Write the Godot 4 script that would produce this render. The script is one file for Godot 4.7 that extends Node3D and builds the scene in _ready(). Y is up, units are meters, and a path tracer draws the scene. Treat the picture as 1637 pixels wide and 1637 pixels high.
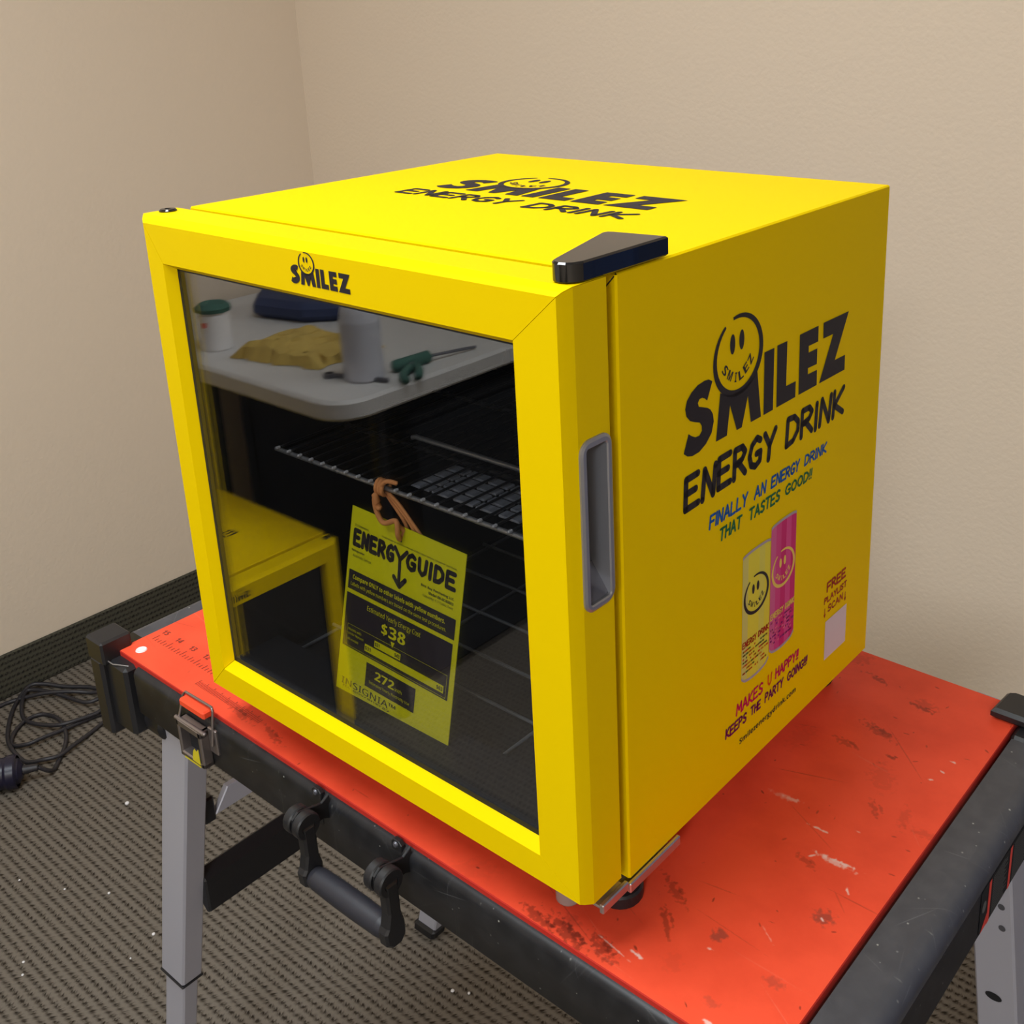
extends Node3D
# A yellow glass-door mini fridge on an orange folding workbench in the corner of a carpeted room.
# Shapes are written in metres from the fridge's lower left front corner; Y0 lifts them so that the floor is y = 0.
const Y0 := 0.81
const FW := 0.43      # fridge body width, height, depth
const FH := 0.4216
const FD := 0.3545
const FLOOR := -0.81
const BOARD := -0.03  # top of the workbench board

var fonts := {}
var mats := {}
var rng := RandomNumberGenerator.new()
var ORG := Vector3.ZERO  # where the thing being built has its base


# ---------------------------------------------------------------- mesh building
class M:
	var v := PackedVector3Array()
	var n := PackedVector3Array()
	var uv := PackedVector2Array()

	func tri(a: Vector3, b: Vector3, c: Vector3, na: Vector3, nb: Vector3, nc: Vector3, ua := Vector2.ZERO, ub := Vector2.ZERO, uc := Vector2.ZERO) -> void:
		if (b - a).cross(c - a).dot(na + nb + nc) > 0.0:
			v.append_array([a, c, b]); n.append_array([na, nc, nb]); uv.append_array([ua, uc, ub])
		else:
			v.append_array([a, b, c]); n.append_array([na, nb, nc]); uv.append_array([ua, ub, uc])

	func face(p: Array, nn: Vector3) -> void:          # flat fan, normal given
		for i in range(1, p.size() - 1):
			tri(p[0], p[i], p[i + 1], nn, nn, nn)

	func quad(a: Vector3, b: Vector3, c: Vector3, d: Vector3, out: Vector3) -> void:  # flat; out tells the outer side
		var nn := (b - a).cross(c - a)
		if nn.length() < 1e-12:
			nn = (c - a).cross(d - a)
		nn = nn.normalized()
		if nn.dot(out) < 0.0:
			nn = -nn
		face([a, b, c, d], nn)

	func quad_uv(a: Vector3, b: Vector3, c: Vector3, d: Vector3, nn: Vector3) -> void:  # uv 0..1: a=00 b=10 c=11 d=01
		tri(a, b, c, nn, nn, nn, Vector2(0, 0), Vector2(1, 0), Vector2(1, 1))
		tri(a, c, d, nn, nn, nn, Vector2(0, 0), Vector2(1, 1), Vector2(0, 1))

	func box(lo: Vector3, hi: Vector3, ch := 0.0, t := Transform3D.IDENTITY) -> void:   # chamfered box
		var c := (lo + hi) / 2.0
		var h := (hi - lo).abs() / 2.0
		ch = minf(ch, minf(h.x, minf(h.y, h.z)) * 0.9)
		var ax := [Vector3.RIGHT, Vector3.UP, Vector3.BACK]
		for i in 3:
			var j: int = (i + 1) % 3
			var k: int = (i + 2) % 3
			for s in [-1.0, 1.0]:
				var q := []
				for e in [[-1, -1], [1, -1], [1, 1], [-1, 1]]:
					q.append(t * (c + ax[i] * h[i] * s + ax[j] * (h[j] - ch) * e[0] + ax[k] * (h[k] - ch) * e[1]))
				quad(q[0], q[1], q[2], q[3], t.basis * (ax[i] * s))
				if ch > 0.0:
					for s2 in [-1.0, 1.0]:
						var r := []
						for e in [-1.0, 1.0]:
							r.append(t * (c + ax[i] * h[i] * s + ax[j] * (h[j] - ch) * s2 + ax[k] * (h[k] - ch) * e))
						for e in [1.0, -1.0]:
							r.append(t * (c + ax[i] * (h[i] - ch) * s + ax[j] * h[j] * s2 + ax[k] * (h[k] - ch) * e))
						quad(r[0], r[1], r[2], r[3], t.basis * (ax[i] * s + ax[j] * s2))
		if ch > 0.0:
			for sx in [-1.0, 1.0]:
				for sy in [-1.0, 1.0]:
					for sz in [-1.0, 1.0]:
						var p := Vector3(sx, sy, sz)
						var a := t * (c + p * Vector3(h.x, h.y - ch, h.z - ch))
						var b := t * (c + p * Vector3(h.x - ch, h.y, h.z - ch))
						var d := t * (c + p * Vector3(h.x - ch, h.y - ch, h.z))
						var nn := (t.basis * p).normalized()
						tri(a, b, d, nn, nn, nn)

	static func inset(p: PackedVector2Array, d: float) -> PackedVector2Array:
		var q := PackedVector2Array()
		var area := 0.0
		for i in p.size():
			area += p[i].cross(p[(i + 1) % p.size()])
		var sg := 1.0 if area > 0.0 else -1.0
		for i in p.size():
			var a := (p[i] - p[(i - 1 + p.size()) % p.size()]).normalized()
			var b := (p[(i + 1) % p.size()] - p[i]).normalized()
			var na := Vector2(-a.y, a.x) * sg
			var nb := Vector2(-b.y, b.x) * sg
			var m := (na + nb)
			q.append(p[i] + m * d / maxf(0.25, 1.0 + na.dot(nb)))
		return q

	func flat(p: PackedVector2Array, t: Transform3D, z: float, up := 1.0) -> void:   # filled polygon
		var id := Geometry2D.triangulate_polygon(p)
		var nn := (t.basis.z * up).normalized()
		for i in range(0, id.size(), 3):
			tri(t * Vector3(p[id[i]].x, p[id[i]].y, z), t * Vector3(p[id[i + 1]].x, p[id[i + 1]].y, z), t * Vector3(p[id[i + 2]].x, p[id[i + 2]].y, z), nn, nn, nn)

	func prism(p: PackedVector2Array, t: Transform3D, z0: float, z1: float, ch := 0.0, smooth := false) -> void:   # polygon pushed along t's z, chamfered at both ends
		var rings := [[p, z0], [p, z1]]
		if ch > 0.0:
			var q := inset(p, ch)
			rings = [[q, z0], [p, z0 + ch], [p, z1 - ch], [q, z1]]
		flat(rings[0][0], t, z0, -1.0)
		flat(rings[-1][0], t, z1, 1.0)
		var area := 0.0
		for i in p.size():
			area += p[i].cross(p[(i + 1) % p.size()])
		var sg := 1.0 if area > 0.0 else -1.0
		for r in rings.size() - 1:
			var pa: PackedVector2Array = rings[r][0]
			var pb: PackedVector2Array = rings[r + 1][0]
			for i in p.size():
				var j := (i + 1) % p.size()
				var e := (p[j] - p[i])
				var out := t.basis * Vector3(e.y * sg, -e.x * sg, 0)
				var a := t * Vector3(pa[i].x, pa[i].y, rings[r][1])
				var b := t * Vector3(pa[j].x, pa[j].y, rings[r][1])
				var c := t * Vector3(pb[j].x, pb[j].y, rings[r + 1][1])
				var d := t * Vector3(pb[i].x, pb[i].y, rings[r + 1][1])
				if smooth and r == (1 if ch > 0.0 else 0):
					var e0 := (p[i] - p[(i - 1 + p.size()) % p.size()]).normalized()
					var e2 := (p[(j + 1) % p.size()] - p[j]).normalized()
					var ee := e.normalized()
					var n0 := ee if e0.dot(ee) < 0.7 else (e0 + ee).normalized()
					var n1 := ee if e2.dot(ee) < 0.7 else (e2 + ee).normalized()
					var na := (t.basis * Vector3(n0.y * sg, -n0.x * sg, 0)).normalized()
					var nb := (t.basis * Vector3(n1.y * sg, -n1.x * sg, 0)).normalized()
					tri(a, b, c, na, nb, nb)
					tri(a, c, d, na, nb, na)
				else:
					quad(a, b, c, d, out)

	func tube(p: Array, r: float, sides := 8, closed := false, cap := true) -> void:
		var rings := []
		var up := Vector3(0.13, 0.97, 0.21).normalized()
		var m := p.size()
		for i in m:
			var a: Vector3 = p[(i - 1 + m) % m] if closed or i > 0 else p[i]
			var b: Vector3 = p[(i + 1) % m] if closed or i < m - 1 else p[i]
			var d := (b - a).normalized()
			if absf(d.dot(up)) > 0.95:
				up = Vector3(0.9, 0.1, 0.4).normalized()
			var x := up.cross(d).normalized()
			var y := d.cross(x)
			up = y
			var ring := []
			for k in sides:
				var w := TAU * k / sides
				ring.append(x * cos(w) + y * sin(w))
			rings.append(ring)
		for i in (m if closed else m - 1):
			var j := (i + 1) % m
			for k in sides:
				var l := (k + 1) % sides
				var a: Vector3 = rings[i][k]; var b: Vector3 = rings[i][l]; var c: Vector3 = rings[j][l]; var d: Vector3 = rings[j][k]
				tri(p[i] + a * r, p[i] + b * r, p[j] + c * r, a, b, c)
				tri(p[i] + a * r, p[j] + c * r, p[j] + d * r, a, c, d)
		if cap and not closed:
			for e in [0, m - 1]:
				var d: Vector3 = (p[e] - p[1 if e == 0 else m - 2]).normalized()
				for k in sides:
					var l := (k + 1) % sides
					var a: Vector3 = rings[e][k]; var b: Vector3 = rings[e][l]
					var tip: Vector3 = p[e] + d * r * 0.6
					tri(p[e] + a * r, p[e] + b * r, tip, a, b, d)

	func lathe(prof: Array, t: Transform3D, sides := 24) -> void:    # prof: Vector2(radius, height along t's y)
		for i in prof.size() - 1:
			var a: Vector2 = prof[i]
			var b: Vector2 = prof[i + 1]
			var e := (b - a)
			if e.length() < 1e-7:
				continue
			var nn := Vector2(e.y, -e.x).normalized()
			for k in sides:
				var w0 := TAU * k / sides
				var w1 := TAU * (k + 1) / sides
				var d0 := Vector3(cos(w0), 0, sin(w0))
				var d1 := Vector3(cos(w1), 0, sin(w1))
				var n0 := (t.basis * (d0 * nn.x + Vector3.UP * nn.y)).normalized()
				var n1 := (t.basis * (d1 * nn.x + Vector3.UP * nn.y)).normalized()
				var p00 := t * (d0 * a.x + Vector3.UP * a.y)
				var p10 := t * (d1 * a.x + Vector3.UP * a.y)
				var p01 := t * (d0 * b.x + Vector3.UP * b.y)
				var p11 := t * (d1 * b.x + Vector3.UP * b.y)
				tri(p00, p10, p11, n0, n1, n1)
				tri(p00, p11, p01, n0, n1, n0)

	func stroke(p: Array, w: float, t: Transform3D, z: float) -> void:   # a flat pen stroke
		for i in p.size() - 1:
			var a: Vector2 = p[i]
			var b: Vector2 = p[i + 1]
			var d := (b - a).normalized()
			var s := Vector2(-d.y, d.x) * w / 2.0
			flat(PackedVector2Array([a - s, b - s, b + s, a + s]), t, z)
		for q in p:
			var c := PackedVector2Array()
			for k in 10:
				c.append(q + Vector2(cos(TAU * k / 10.0), sin(TAU * k / 10.0)) * w / 2.0)
			flat(c, t, z)

	func rect(x0: float, y0: float, x1: float, y1: float, t: Transform3D, z: float) -> void:
		flat(PackedVector2Array([Vector2(x0, y0), Vector2(x1, y0), Vector2(x1, y1), Vector2(x0, y1)]), t, z)

	func add(mesh: Mesh, t: Transform3D) -> void:
		for s in mesh.get_surface_count():
			var a := mesh.surface_get_arrays(s)
			var av: PackedVector3Array = a[Mesh.ARRAY_VERTEX]
			var an: PackedVector3Array = a[Mesh.ARRAY_NORMAL]
			var ai: PackedInt32Array = a[Mesh.ARRAY_INDEX] if a[Mesh.ARRAY_INDEX] != null else PackedInt32Array(range(av.size()))
			for i in range(0, ai.size() - 2, 3):
				tri(t * av[ai[i]], t * av[ai[i + 1]], t * av[ai[i + 2]], t.basis.z.normalized(), t.basis.z.normalized(), t.basis.z.normalized())

	func done(origin: Vector3) -> ArrayMesh:
		var a := []
		a.resize(Mesh.ARRAY_MAX)
		var w := PackedVector3Array()
		w.resize(v.size())
		for i in v.size():
			w[i] = v[i] - origin
		a[Mesh.ARRAY_VERTEX] = w
		a[Mesh.ARRAY_NORMAL] = n
		a[Mesh.ARRAY_TEX_UV] = uv
		var am := ArrayMesh.new()
		am.add_surface_from_arrays(Mesh.PRIMITIVE_TRIANGLES, a)
		return am


# ---------------------------------------------------------------- objects
func base(called: String, label: String, category: String, at: Vector3, group := "") -> Node3D:
	var o := Node3D.new()
	o.name = called
	add_child(o, true)
	o.position = at + Vector3(0, Y0, 0)
	ORG = at
	tag(o, label, category, group)
	return o


func tag(o: Node, label: String, category: String, group := "") -> void:
	o.set_meta("label", label)
	o.set_meta("category", category)
	if group:
		o.set_meta("group", group)


func part(called: String, m: M, material: Material, parent: Node3D, label := "") -> MeshInstance3D:
	var o := MeshInstance3D.new()
	o.name = called
	o.mesh = m.done(ORG)
	o.material_override = material
	parent.add_child(o, true)
	if label:
		o.set_meta("label", label)
	return o


func single(called: String, m: M, material: Material, label: String, category: String, at: Vector3, group := "") -> MeshInstance3D:
	ORG = at
	var o := part(called, m, material, self)
	o.position = at + Vector3(0, Y0, 0)
	tag(o, label, category, group)
	return o


func struct(called: String, m: M, material: Material) -> MeshInstance3D:
	ORG = Vector3.ZERO
	var o := part(called, m, material, self)
	o.position = Vector3(0, Y0, 0)
	o.set_meta("kind", "structure")
	return o


func mat(called: String, c: Color, rough := 0.6, metal := 0.0, spec := 0.5) -> StandardMaterial3D:
	var m := StandardMaterial3D.new()
	m.resource_name = called
	m.albedo_color = c
	m.roughness = rough
	m.metallic = metal
	m.metallic_specular = spec
	mats[called] = m
	return m


func lin(r: float, g: float, b: float) -> Color:      # a base colour given as it is in the real world
	return Color(r, g, b).linear_to_srgb()


# ---------------------------------------------------------------- lettering
const GLYPH := {
	"A": "0,0 .42,1 .84,0|.18,.36 .68,.36", "C": ".74,.84 .5,1 .16,.82 0,.46 .14,.12 .46,0 .76,.14",
	"D": "0,0 .04,1 .46,.96 .74,.7 .74,.36 .44,.06 0,0", "E": "0,0 .02,1 .72,1|.02,.52 .6,.52|0,0 .76,0",
	"F": "0,0 .02,1 .72,1|.02,.52 .58,.52", "G": ".72,.86 .46,1 .14,.82 0,.46 .14,.12 .44,0 .74,.12 .76,.44 .48,.44",
	"H": "0,0 .02,1|.7,0 .72,1|0,.5 .7,.54", "I": "0,0 .04,1", "K": "0,0 .02,1|.7,1 .06,.46 .74,0",
	"L": "0,1 0,0 .68,.02", "M": "0,0 .1,1 .46,.34 .84,1 .92,0", "N": "0,0 .06,1 .66,0 .72,1",
	"O": ".4,1 .1,.8 0,.48 .12,.14 .4,0 .68,.14 .8,.5 .68,.86 .4,1", "P": "0,0 .02,1 .5,.98 .72,.76 .5,.52 .02,.48",
	"R": "0,0 .02,1 .5,.98 .7,.76 .5,.54 .04,.48 .3,.46 .74,0", "S": ".68,.88 .4,1 .1,.86 .1,.62 .62,.4 .64,.14 .34,0 0,.12",
	"T": ".38,0 .4,1|0,1 .8,1", "U": "0,1 .04,.24 .34,0 .64,.22 .7,1", "Y": "0,1 .38,.5|.76,1 .38,.5 .34,0",
	"!": ".06,1 .03,.34|0,.02 .01,.04", "v": ".16,1 .16,0|0,.3 .16,0 .32,.3",
}


func pen_text(m: M, s: String, x0: float, x1: float, y0: float, h: float, w: float, t: Transform3D, z: float, jit := 0.03, lean := 0.06, gap := 0.26) -> void:
	var total := 0.0
	var wide := []
	for ch in s:
		var mx := 0.5
		if GLYPH.has(ch):
			mx = 0.0
			for st in GLYPH[ch].split("|"):
				for p in st.split(" "):
					mx = maxf(mx, float(p.split(",")[0]))
		wide.append(mx)
		total += mx + gap
	total -= gap
	var k := (x1 - x0 - w) / total
	var x := x0 + w / 2.0
	for i in s.length():
		var ch := s[i]
		if GLYPH.has(ch):
			var dy := rng.randf_range(-jit, jit) * h
			var rot := rng.randf_range(-jit, jit)
			for st in GLYPH[ch].split("|"):
				var pts := []
				for p in st.split(" "):
					var q: PackedStringArray = p.split(",")
					var gx := float(q[0]) * k
					var gy := float(q[1]) * (h - w)
					pts.append(Vector2(x + gx - gy * rot + gy * lean, y0 + w / 2.0 + gy + gx * rot + dy))
				m.stroke(pts, w, t, z)
		x += (wide[i] + gap) * k


func font(bold: bool, family := "Droid Sans") -> SystemFont:
	var key := family + str(bold)
	if not fonts.has(key):
		var f := SystemFont.new()
		f.font_names = PackedStringArray([family])
		f.font_weight = 700 if bold else 400
		fonts[key] = f
	return fonts[key]


func type_text(m: M, s: String, bold: bool, x0: float, x1: float, y0: float, h: float, t: Transform3D, z: float) -> void:   # x1 < x0: keep the width; h is the height of the whole line's ink
	var tm := TextMesh.new()
	tm.text = s
	tm.font = font(bold)
	tm.font_size = 64
	tm.pixel_size = 0.01
	tm.depth = 0.0
	tm.curve_step = 2.0
	var b := tm.get_aabb()
	var ky := h / b.size.y
	var kx := ky if x1 < x0 else (x1 - x0) / b.size.x
	var l := Transform3D(Basis(Vector3(kx, 0, 0), Vector3(0, ky, 0), Vector3(0, 0, 1)), Vector3(x0 - b.position.x * kx, y0 - b.position.y * ky, z))
	m.add(tm, t * l)


func pts(s: String, k := 0.001, o := Vector2.ZERO) -> PackedVector2Array:
	var r := PackedVector2Array()
	for p in s.split(" "):
		var q: PackedStringArray = p.split(",")
		r.append(o + Vector2(float(q[0]), float(q[1])) * k)
	return r


func smiley(m: M, k: float, o: Vector2, t: Transform3D, z: float, word := true) -> void:   # open ring, two eyes, a word for a mouth; k scales millimetres of the side print
	var c := Vector2(65.4, 53.4)
	var prev := []
	for i in 49:
		var f := i / 48.0
		var a := deg_to_rad(104.0 - 341.0 * f)
		var th := 0.9 + 4.6 * pow(sin(PI * clampf(f * 0.94 + 0.03, 0, 1)), 0.45)
		var d := Vector2(cos(a), sin(a))
		var po := o + (c + d * Vector2(31.4, 28.6)) * k
		var pi_ := o + (c + d * Vector2(31.4 - th, 28.6 - th * 0.86)) * k
		if i > 0:
			m.flat(PackedVector2Array([prev[0], prev[1], pi_, po]), t, z)
		prev = [po, pi_]
	for e in [Vector2(57.4, 62.8), Vector2(68.8, 63.4)]:
		var q := PackedVector2Array()
		for i in 20:
			q.append(o + (e + Vector2(cos(TAU * i / 20.0) * 3.2, sin(TAU * i / 20.0) * 7.0)) * k)
		m.flat(q, t, z)
	if word:
		var at := [Vector2(48.6, 46.9), Vector2(54.6, 41.8), Vector2(61.8, 38.6), Vector2(68.3, 38.8), Vector2(74.6, 42.0), Vector2(80.4, 46.6)]
		var tilt := [-52.0, -32.0, -8.0, 14.0, 34.0, 50.0]
		for i in 6:
			var r := Transform3D(Basis(Vector3.BACK, deg_to_rad(tilt[i])), Vector3(o.x + at[i].x * k, o.y + at[i].y * k, 0))
			type_text(m, "SMILEZ"[i], true, (-3.0 if i != 2 else -1.2) * k, (3.0 if i != 2 else 1.2) * k, -3.4 * k, 6.8 * k, t * r, z)


func logo(m: M, k: float, o: Vector2, t: Transform3D, z: float) -> void:    # the heavy six-letter word under the smiley; drawn in millimetres
	for s in [
		"33.2,44 29,46.3 24.2,46.9 16,46 9,43 4,39 2,33.7 3.4,28.4 7.5,24.2 13,21.8 18.5,19.8 20.8,16.8 21,13.2 18,10.8 13.5,11.2 9.5,13.2 5.7,15.9 0.2,3.9 4.5,.8 10,-.8 18,-.6 26,2.5 32.5,8 35.1,15.4 34,21 31,25 27.7,27.1 22,29.3 17.5,31 16.3,33.8 18.3,36 21.5,36 24.5,34.5 27.1,32.3",
		"37.9,0 51.3,0 54.9,20.5 63.7,0 70.2,0 77.6,20.6 82,0 95.5,0 89.5,36 84,32 76,29 66,27.4 56,27.6 48,30 42.7,33",
		"98.7,46.4 112.1,46.3 112,0 99,0", "116.3,46.9 130.3,46.7 130.1,12.7 144.2,12.5 144.1,.2 116.8,.2",
		"148.5,46.8 176.6,46.9 176.7,34.6 162.3,34.8 162.4,29.6 175.8,29.5 175.7,17.2 162.2,17.6 162.3,12.7 176.3,12.4 176.7,.2 148.9,.3",
		"184.3,47.2 225.2,46.9 204.8,12.5 221.9,12.3 222,0 180.5,.3 200.5,34.6 184.7,34.8",
	]:
		m.flat(pts(s, k, o), t, z)
	smiley(m, k, o, t, z)


# ---------------------------------------------------------------- textures
func carpet_image(dark: Color, light: Color, brown: Color) -> ImageTexture:
	var n := 512
	var im := Image.create(n, n, false, Image.FORMAT_RGB8)
	var fn := FastNoiseLite.new()
	fn.seed = 5
	fn.frequency = 0.09
	var fine := FastNoiseLite.new()
	fine.seed = 9
	fine.frequency = 0.45
	for y in n:
		for x in n:
			var a := TAU * x / n
			var b := TAU * y / n
			var w := fn.get_noise_2d(cos(a) * 40.0 + sin(b) * 30.0, sin(a) * 40.0 + cos(b) * 30.0)
			var ry := (y + w * 12.0) / n * 8.0
			var row: int = int(floorf(ry)) % 8
			var fx := (x + w * 16.0) / n * 10.0 + (0.5 if row % 2 == 1 else 0.0) + ry * 0.25
			var u: float = fx - floorf(fx) - 0.5
			var q: float = ry - floorf(ry) - 0.5
			var hole := exp(-pow((u + q * 0.4) / 0.31, 2.0) - pow(q / 0.26, 2.0))
			var groove := 0.25 * exp(-pow(q / 0.16, 2.0))
			var f := fine.get_noise_2d(x, y) * 0.5 + 0.5
			var c := light.lerp(brown, clampf(f * 1.1 - 0.1, 0, 1)).lerp(dark, clampf(hole * (0.7 + 1.1 * w) + groove, 0, 1))
			im.set_pixel(x, y, c)
	return ImageTexture.create_from_image(im)


func blot(im: Image, c: Vector2, r: Vector2, turn: float, col: Color, amount: float, nz: FastNoiseLite, rough: float) -> void:
	var m := int(maxf(r.x, r.y) * 1.4) + 2
	for y in range(maxi(0, int(c.y) - m), mini(im.get_height(), int(c.y) + m)):
		for x in range(maxi(0, int(c.x) - m), mini(im.get_width(), int(c.x) + m)):
			var p := (Vector2(x, y) - c).rotated(-turn) / r
			var d := p.length() + nz.get_noise_2d(x, y) * rough
			if d < 1.0:
				im.set_pixel(x, y, im.get_pixel(x, y).lerp(col, amount * clampf((1.0 - d) * 2.0, 0, 1)))


func board_image() -> ImageTexture:       # the worn orange board, 1400 px for 0.742 m along x, 824 px for 0.437 m along z
	var w := 1400
	var h := 824
	var im := Image.create(w, h, false, Image.FORMAT_RGB8)
	var a := FastNoiseLite.new()
	a.seed = 3
	a.frequency = 0.006
	a.fractal_octaves = 4
	var b := FastNoiseLite.new()
	b.seed = 8
	b.frequency = 0.09
	var orange := Color(0.96, 0.335, 0.22)
	for y in h:
		for x in w:
			var k := clampf(a.get_noise_2d(x, y * 1.3) * 0.5, -0.3, 0.3)
			im.set_pixel(x, y, orange.lerp(Color(0.84, 0.26, 0.165), clampf(0.15 + k + b.get_noise_2d(x, y) * 0.06, 0, 1)))
	var px := func(X: float, Z: float) -> Vector2: return Vector2((X + 0.179) / 0.742 * w, (Z + 0.3935) / 0.437 * h)
	var dark := Color(0.3, 0.12, 0.09)
	var pale := Color(0.95, 0.62, 0.55)
	var r := RandomNumberGenerator.new()
	r.seed = 21
	for i in 240:      # small dark nicks
		var c := Vector2(r.randf() * w, r.randf() * h)
		blot(im, c, Vector2(r.randf_range(1.2, 6.0), r.randf_range(0.8, 1.8)), r.randf() * PI, dark, r.randf_range(0.12, 0.5), b, 0.5)
	for i in 70:      # long faint scratches
		var c := Vector2(r.randf() * w, r.randf() * h)
		blot(im, c, Vector2(r.randf_range(20, 90), r.randf_range(0.8, 1.4)), r.randf_range(-0.5, 0.9), dark if r.randf() < 0.6 else pale, r.randf_range(0.08, 0.25), b, 0.4)
	for i in 30:      # smudges
		var c := Vector2(r.randf() * w, r.randf() * h)
		blot(im, c, Vector2(r.randf_range(14, 40), r.randf_range(8, 22)), r.randf() * PI, dark, r.randf_range(0.05, 0.14), b, 0.9)
	# scuffs and smears that can be told apart: x, z, half length and width in pixels, strength, turn
	for q in [[0.405, 0.036, 40, 12, 0.4, 0.3], [0.38, 0.038, 34, 8, 0.35, 0.2], [0.432, 0.031, 26, 12, 0.35, 0.4], [0.493, -0.342, 26, 5, 0.3, 0.1], [0.475, -0.29, 34, 9, 0.25, 0.3], [0.46, -0.26, 22, 8, 0.2, 0.2], [0.44, -0.36, 24, 5, 0.3, 0.3], [0.498, -0.265, 9, 4, 0.4, 0.2], [0.515, -0.2, 18, 6, 0.2, 0.9], [0.01, 0.03, 40, 7, 0.22, 0.1], [0.06, 0.03, 34, 7, 0.25, 0.2], [0.5, -0.12, 20, 6, 0.2, 0.4], [0.45, -0.015, 30, 5, 0.3, 0.8], [0.44, -0.04, 30, 7, 0.25, 0.5]]:
		blot(im, px.call(q[0], q[1]), Vector2(q[2], q[3]), q[5], dark, q[4], b, 1.1)
		blot(im, px.call(q[0] + 0.004, q[1] - 0.002), Vector2(q[2], q[3]) * 0.5, q[5], dark, q[4], b, 1.1)
	for q in [[0.4869, -0.0257, 11, 13, 0.5], [0.5349, -0.0803, 15, 15, 0.5], [0.535, -0.015, 14, 9, 0.25], [0.512, 0.022, 12, 8, 0.2]]:
		blot(im, px.call(q[0], q[1]), Vector2(q[2], q[3]), 0.0, Color(0.45, 0.24, 0.22), q[4], b, 0.8)
	var chalk := Color(0.93, 0.78, 0.75)
	for q in [[0.5168, -0.1319, 34, 6, 0.75, -0.05], [0.5205, -0.1335, 30, 3, 0.7, -0.05], [0.5, -0.127, 7, 2, 0.8, -0.9], [0.4527, -0.1706, 30, 6, 0.35, -0.1], [0.459, -0.172, 16, 4, 0.5, -0.1], [0.4915, -0.155, 15, 2.4, 0.8, 0.0], [0.537, -0.112, 9, 2.2, 0.8, 0.9], [0.488, -0.012, 5, 3, 0.8, 0.0], [0.5352, -0.079, 4, 3, 0.9, 0.0], [0.438, 0.0265, 30, 1.6, 0.7, 0.15], [0.452, 0.0215, 12, 3.2, 0.9, 0.15], [0.513, -0.045, 16, 1.6, 0.4, 0.6], [0.535, -0.2575, 6, 2.4, 0.8, -0.3], [0.5385, -0.272, 5, 2.2, 0.8, 0.3], [0.541, -0.2885, 6, 2.4, 0.8, 0.0], [0.516, -0.17, 5, 1.5, 0.5, 0.0], [0.52, 0.036, 9, 4, 0.9, 0.0]]:
		blot(im, px.call(q[0], q[1]), Vector2(q[2], q[3]), q[5], chalk, q[4], b, 0.9)
	return ImageTexture.create_from_image(im)


func steel_image(c: Color, seed_: int) -> ImageTexture:      # dark painted steel with dust and scratches
	var n := 512
	var im := Image.create(n, n, false, Image.FORMAT_RGB8)
	var a := FastNoiseLite.new()
	a.seed = seed_
	a.frequency = 0.02
	for y in n:
		for x in n:
			im.set_pixel(x, y, c.lerp(c.lightened(0.05), clampf(0.4 + a.get_noise_2d(x, y), 0, 1)))
	var r := RandomNumberGenerator.new()
	r.seed = seed_
	for i in 60:
		blot(im, Vector2(r.randf() * n, r.randf() * n), Vector2(r.randf_range(4, 60), 0.9), r.randf() * PI, Color(0.6, 0.6, 0.6), r.randf_range(0.1, 0.35), a, 0.3)
	for i in 90:
		var k := r.randf_range(0.8, 2.2)
		blot(im, Vector2(r.randf() * n, r.randf() * n), Vector2(k, k), 0.0, Color(0.85, 0.85, 0.8), r.randf_range(0.3, 0.9), a, 0.4)
	return ImageTexture.create_from_image(im)


func noise_tex(freq: float, seed_: int, size := 512) -> NoiseTexture2D:
	var t := NoiseTexture2D.new()
	var f := FastNoiseLite.new()
	f.seed = seed_
	f.frequency = freq
	t.noise = f
	t.seamless = true
	t.width = size
	t.height = size
	return t


# ---------------------------------------------------------------- scene
func _ready() -> void:
	rng.seed = 4
	set_camera_and_light()
	make_materials()
	build_room()
	build_ceiling_lights()
	build_workbench()
	var fridge := build_fridge()
	build_shelves()
	build_energy_tag()
	build_floor_things()
	build_side_table()
	var second: Node3D = fridge.duplicate()
	second.name = "glass_door_fridge_001"
	add_child(second, true)
	tag(second, "second yellow mini fridge standing on the carpet by the pale side table", "fridge")
	second.rotation.y = PI / 2
	second.position = Vector3(-0.7865, 0.03, 0.73)


func set_camera_and_light() -> void:
	var cam := Camera3D.new()
	cam.name = "camera"
	add_child(cam)
	cam.position = Vector3(0.80789, 0.56698 + Y0, 0.48044)
	cam.rotation_order = EULER_ORDER_YXZ
	cam.rotation = Vector3(deg_to_rad(-18.04214), deg_to_rad(39.86489), deg_to_rad(-1.82531))
	cam.near = 0.05
	cam.far = 50.0
	cam.projection = Camera3D.PROJECTION_FRUSTUM
	cam.keep_aspect = Camera3D.KEEP_HEIGHT
	cam.size = 0.05 * 1637.0 / 1784.20877
	cam.frustum_offset = Vector2(-0.05 * 119.7229 / 1784.20877, -0.05 * 234.7183 / 1784.20877)
	cam.current = true
	var we := WorldEnvironment.new()
	we.name = "world_environment"
	var e := Environment.new()
	e.background_mode = Environment.BG_COLOR
	e.background_color = Color(0.02, 0.02, 0.02)
	e.tonemap_mode = Environment.TONE_MAPPER_LINEAR
	e.tonemap_exposure = 1.0
	e.sdfgi_enabled = true
	e.ssao_enabled = true
	e.ssil_enabled = true
	we.environment = e
	add_child(we)


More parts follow.
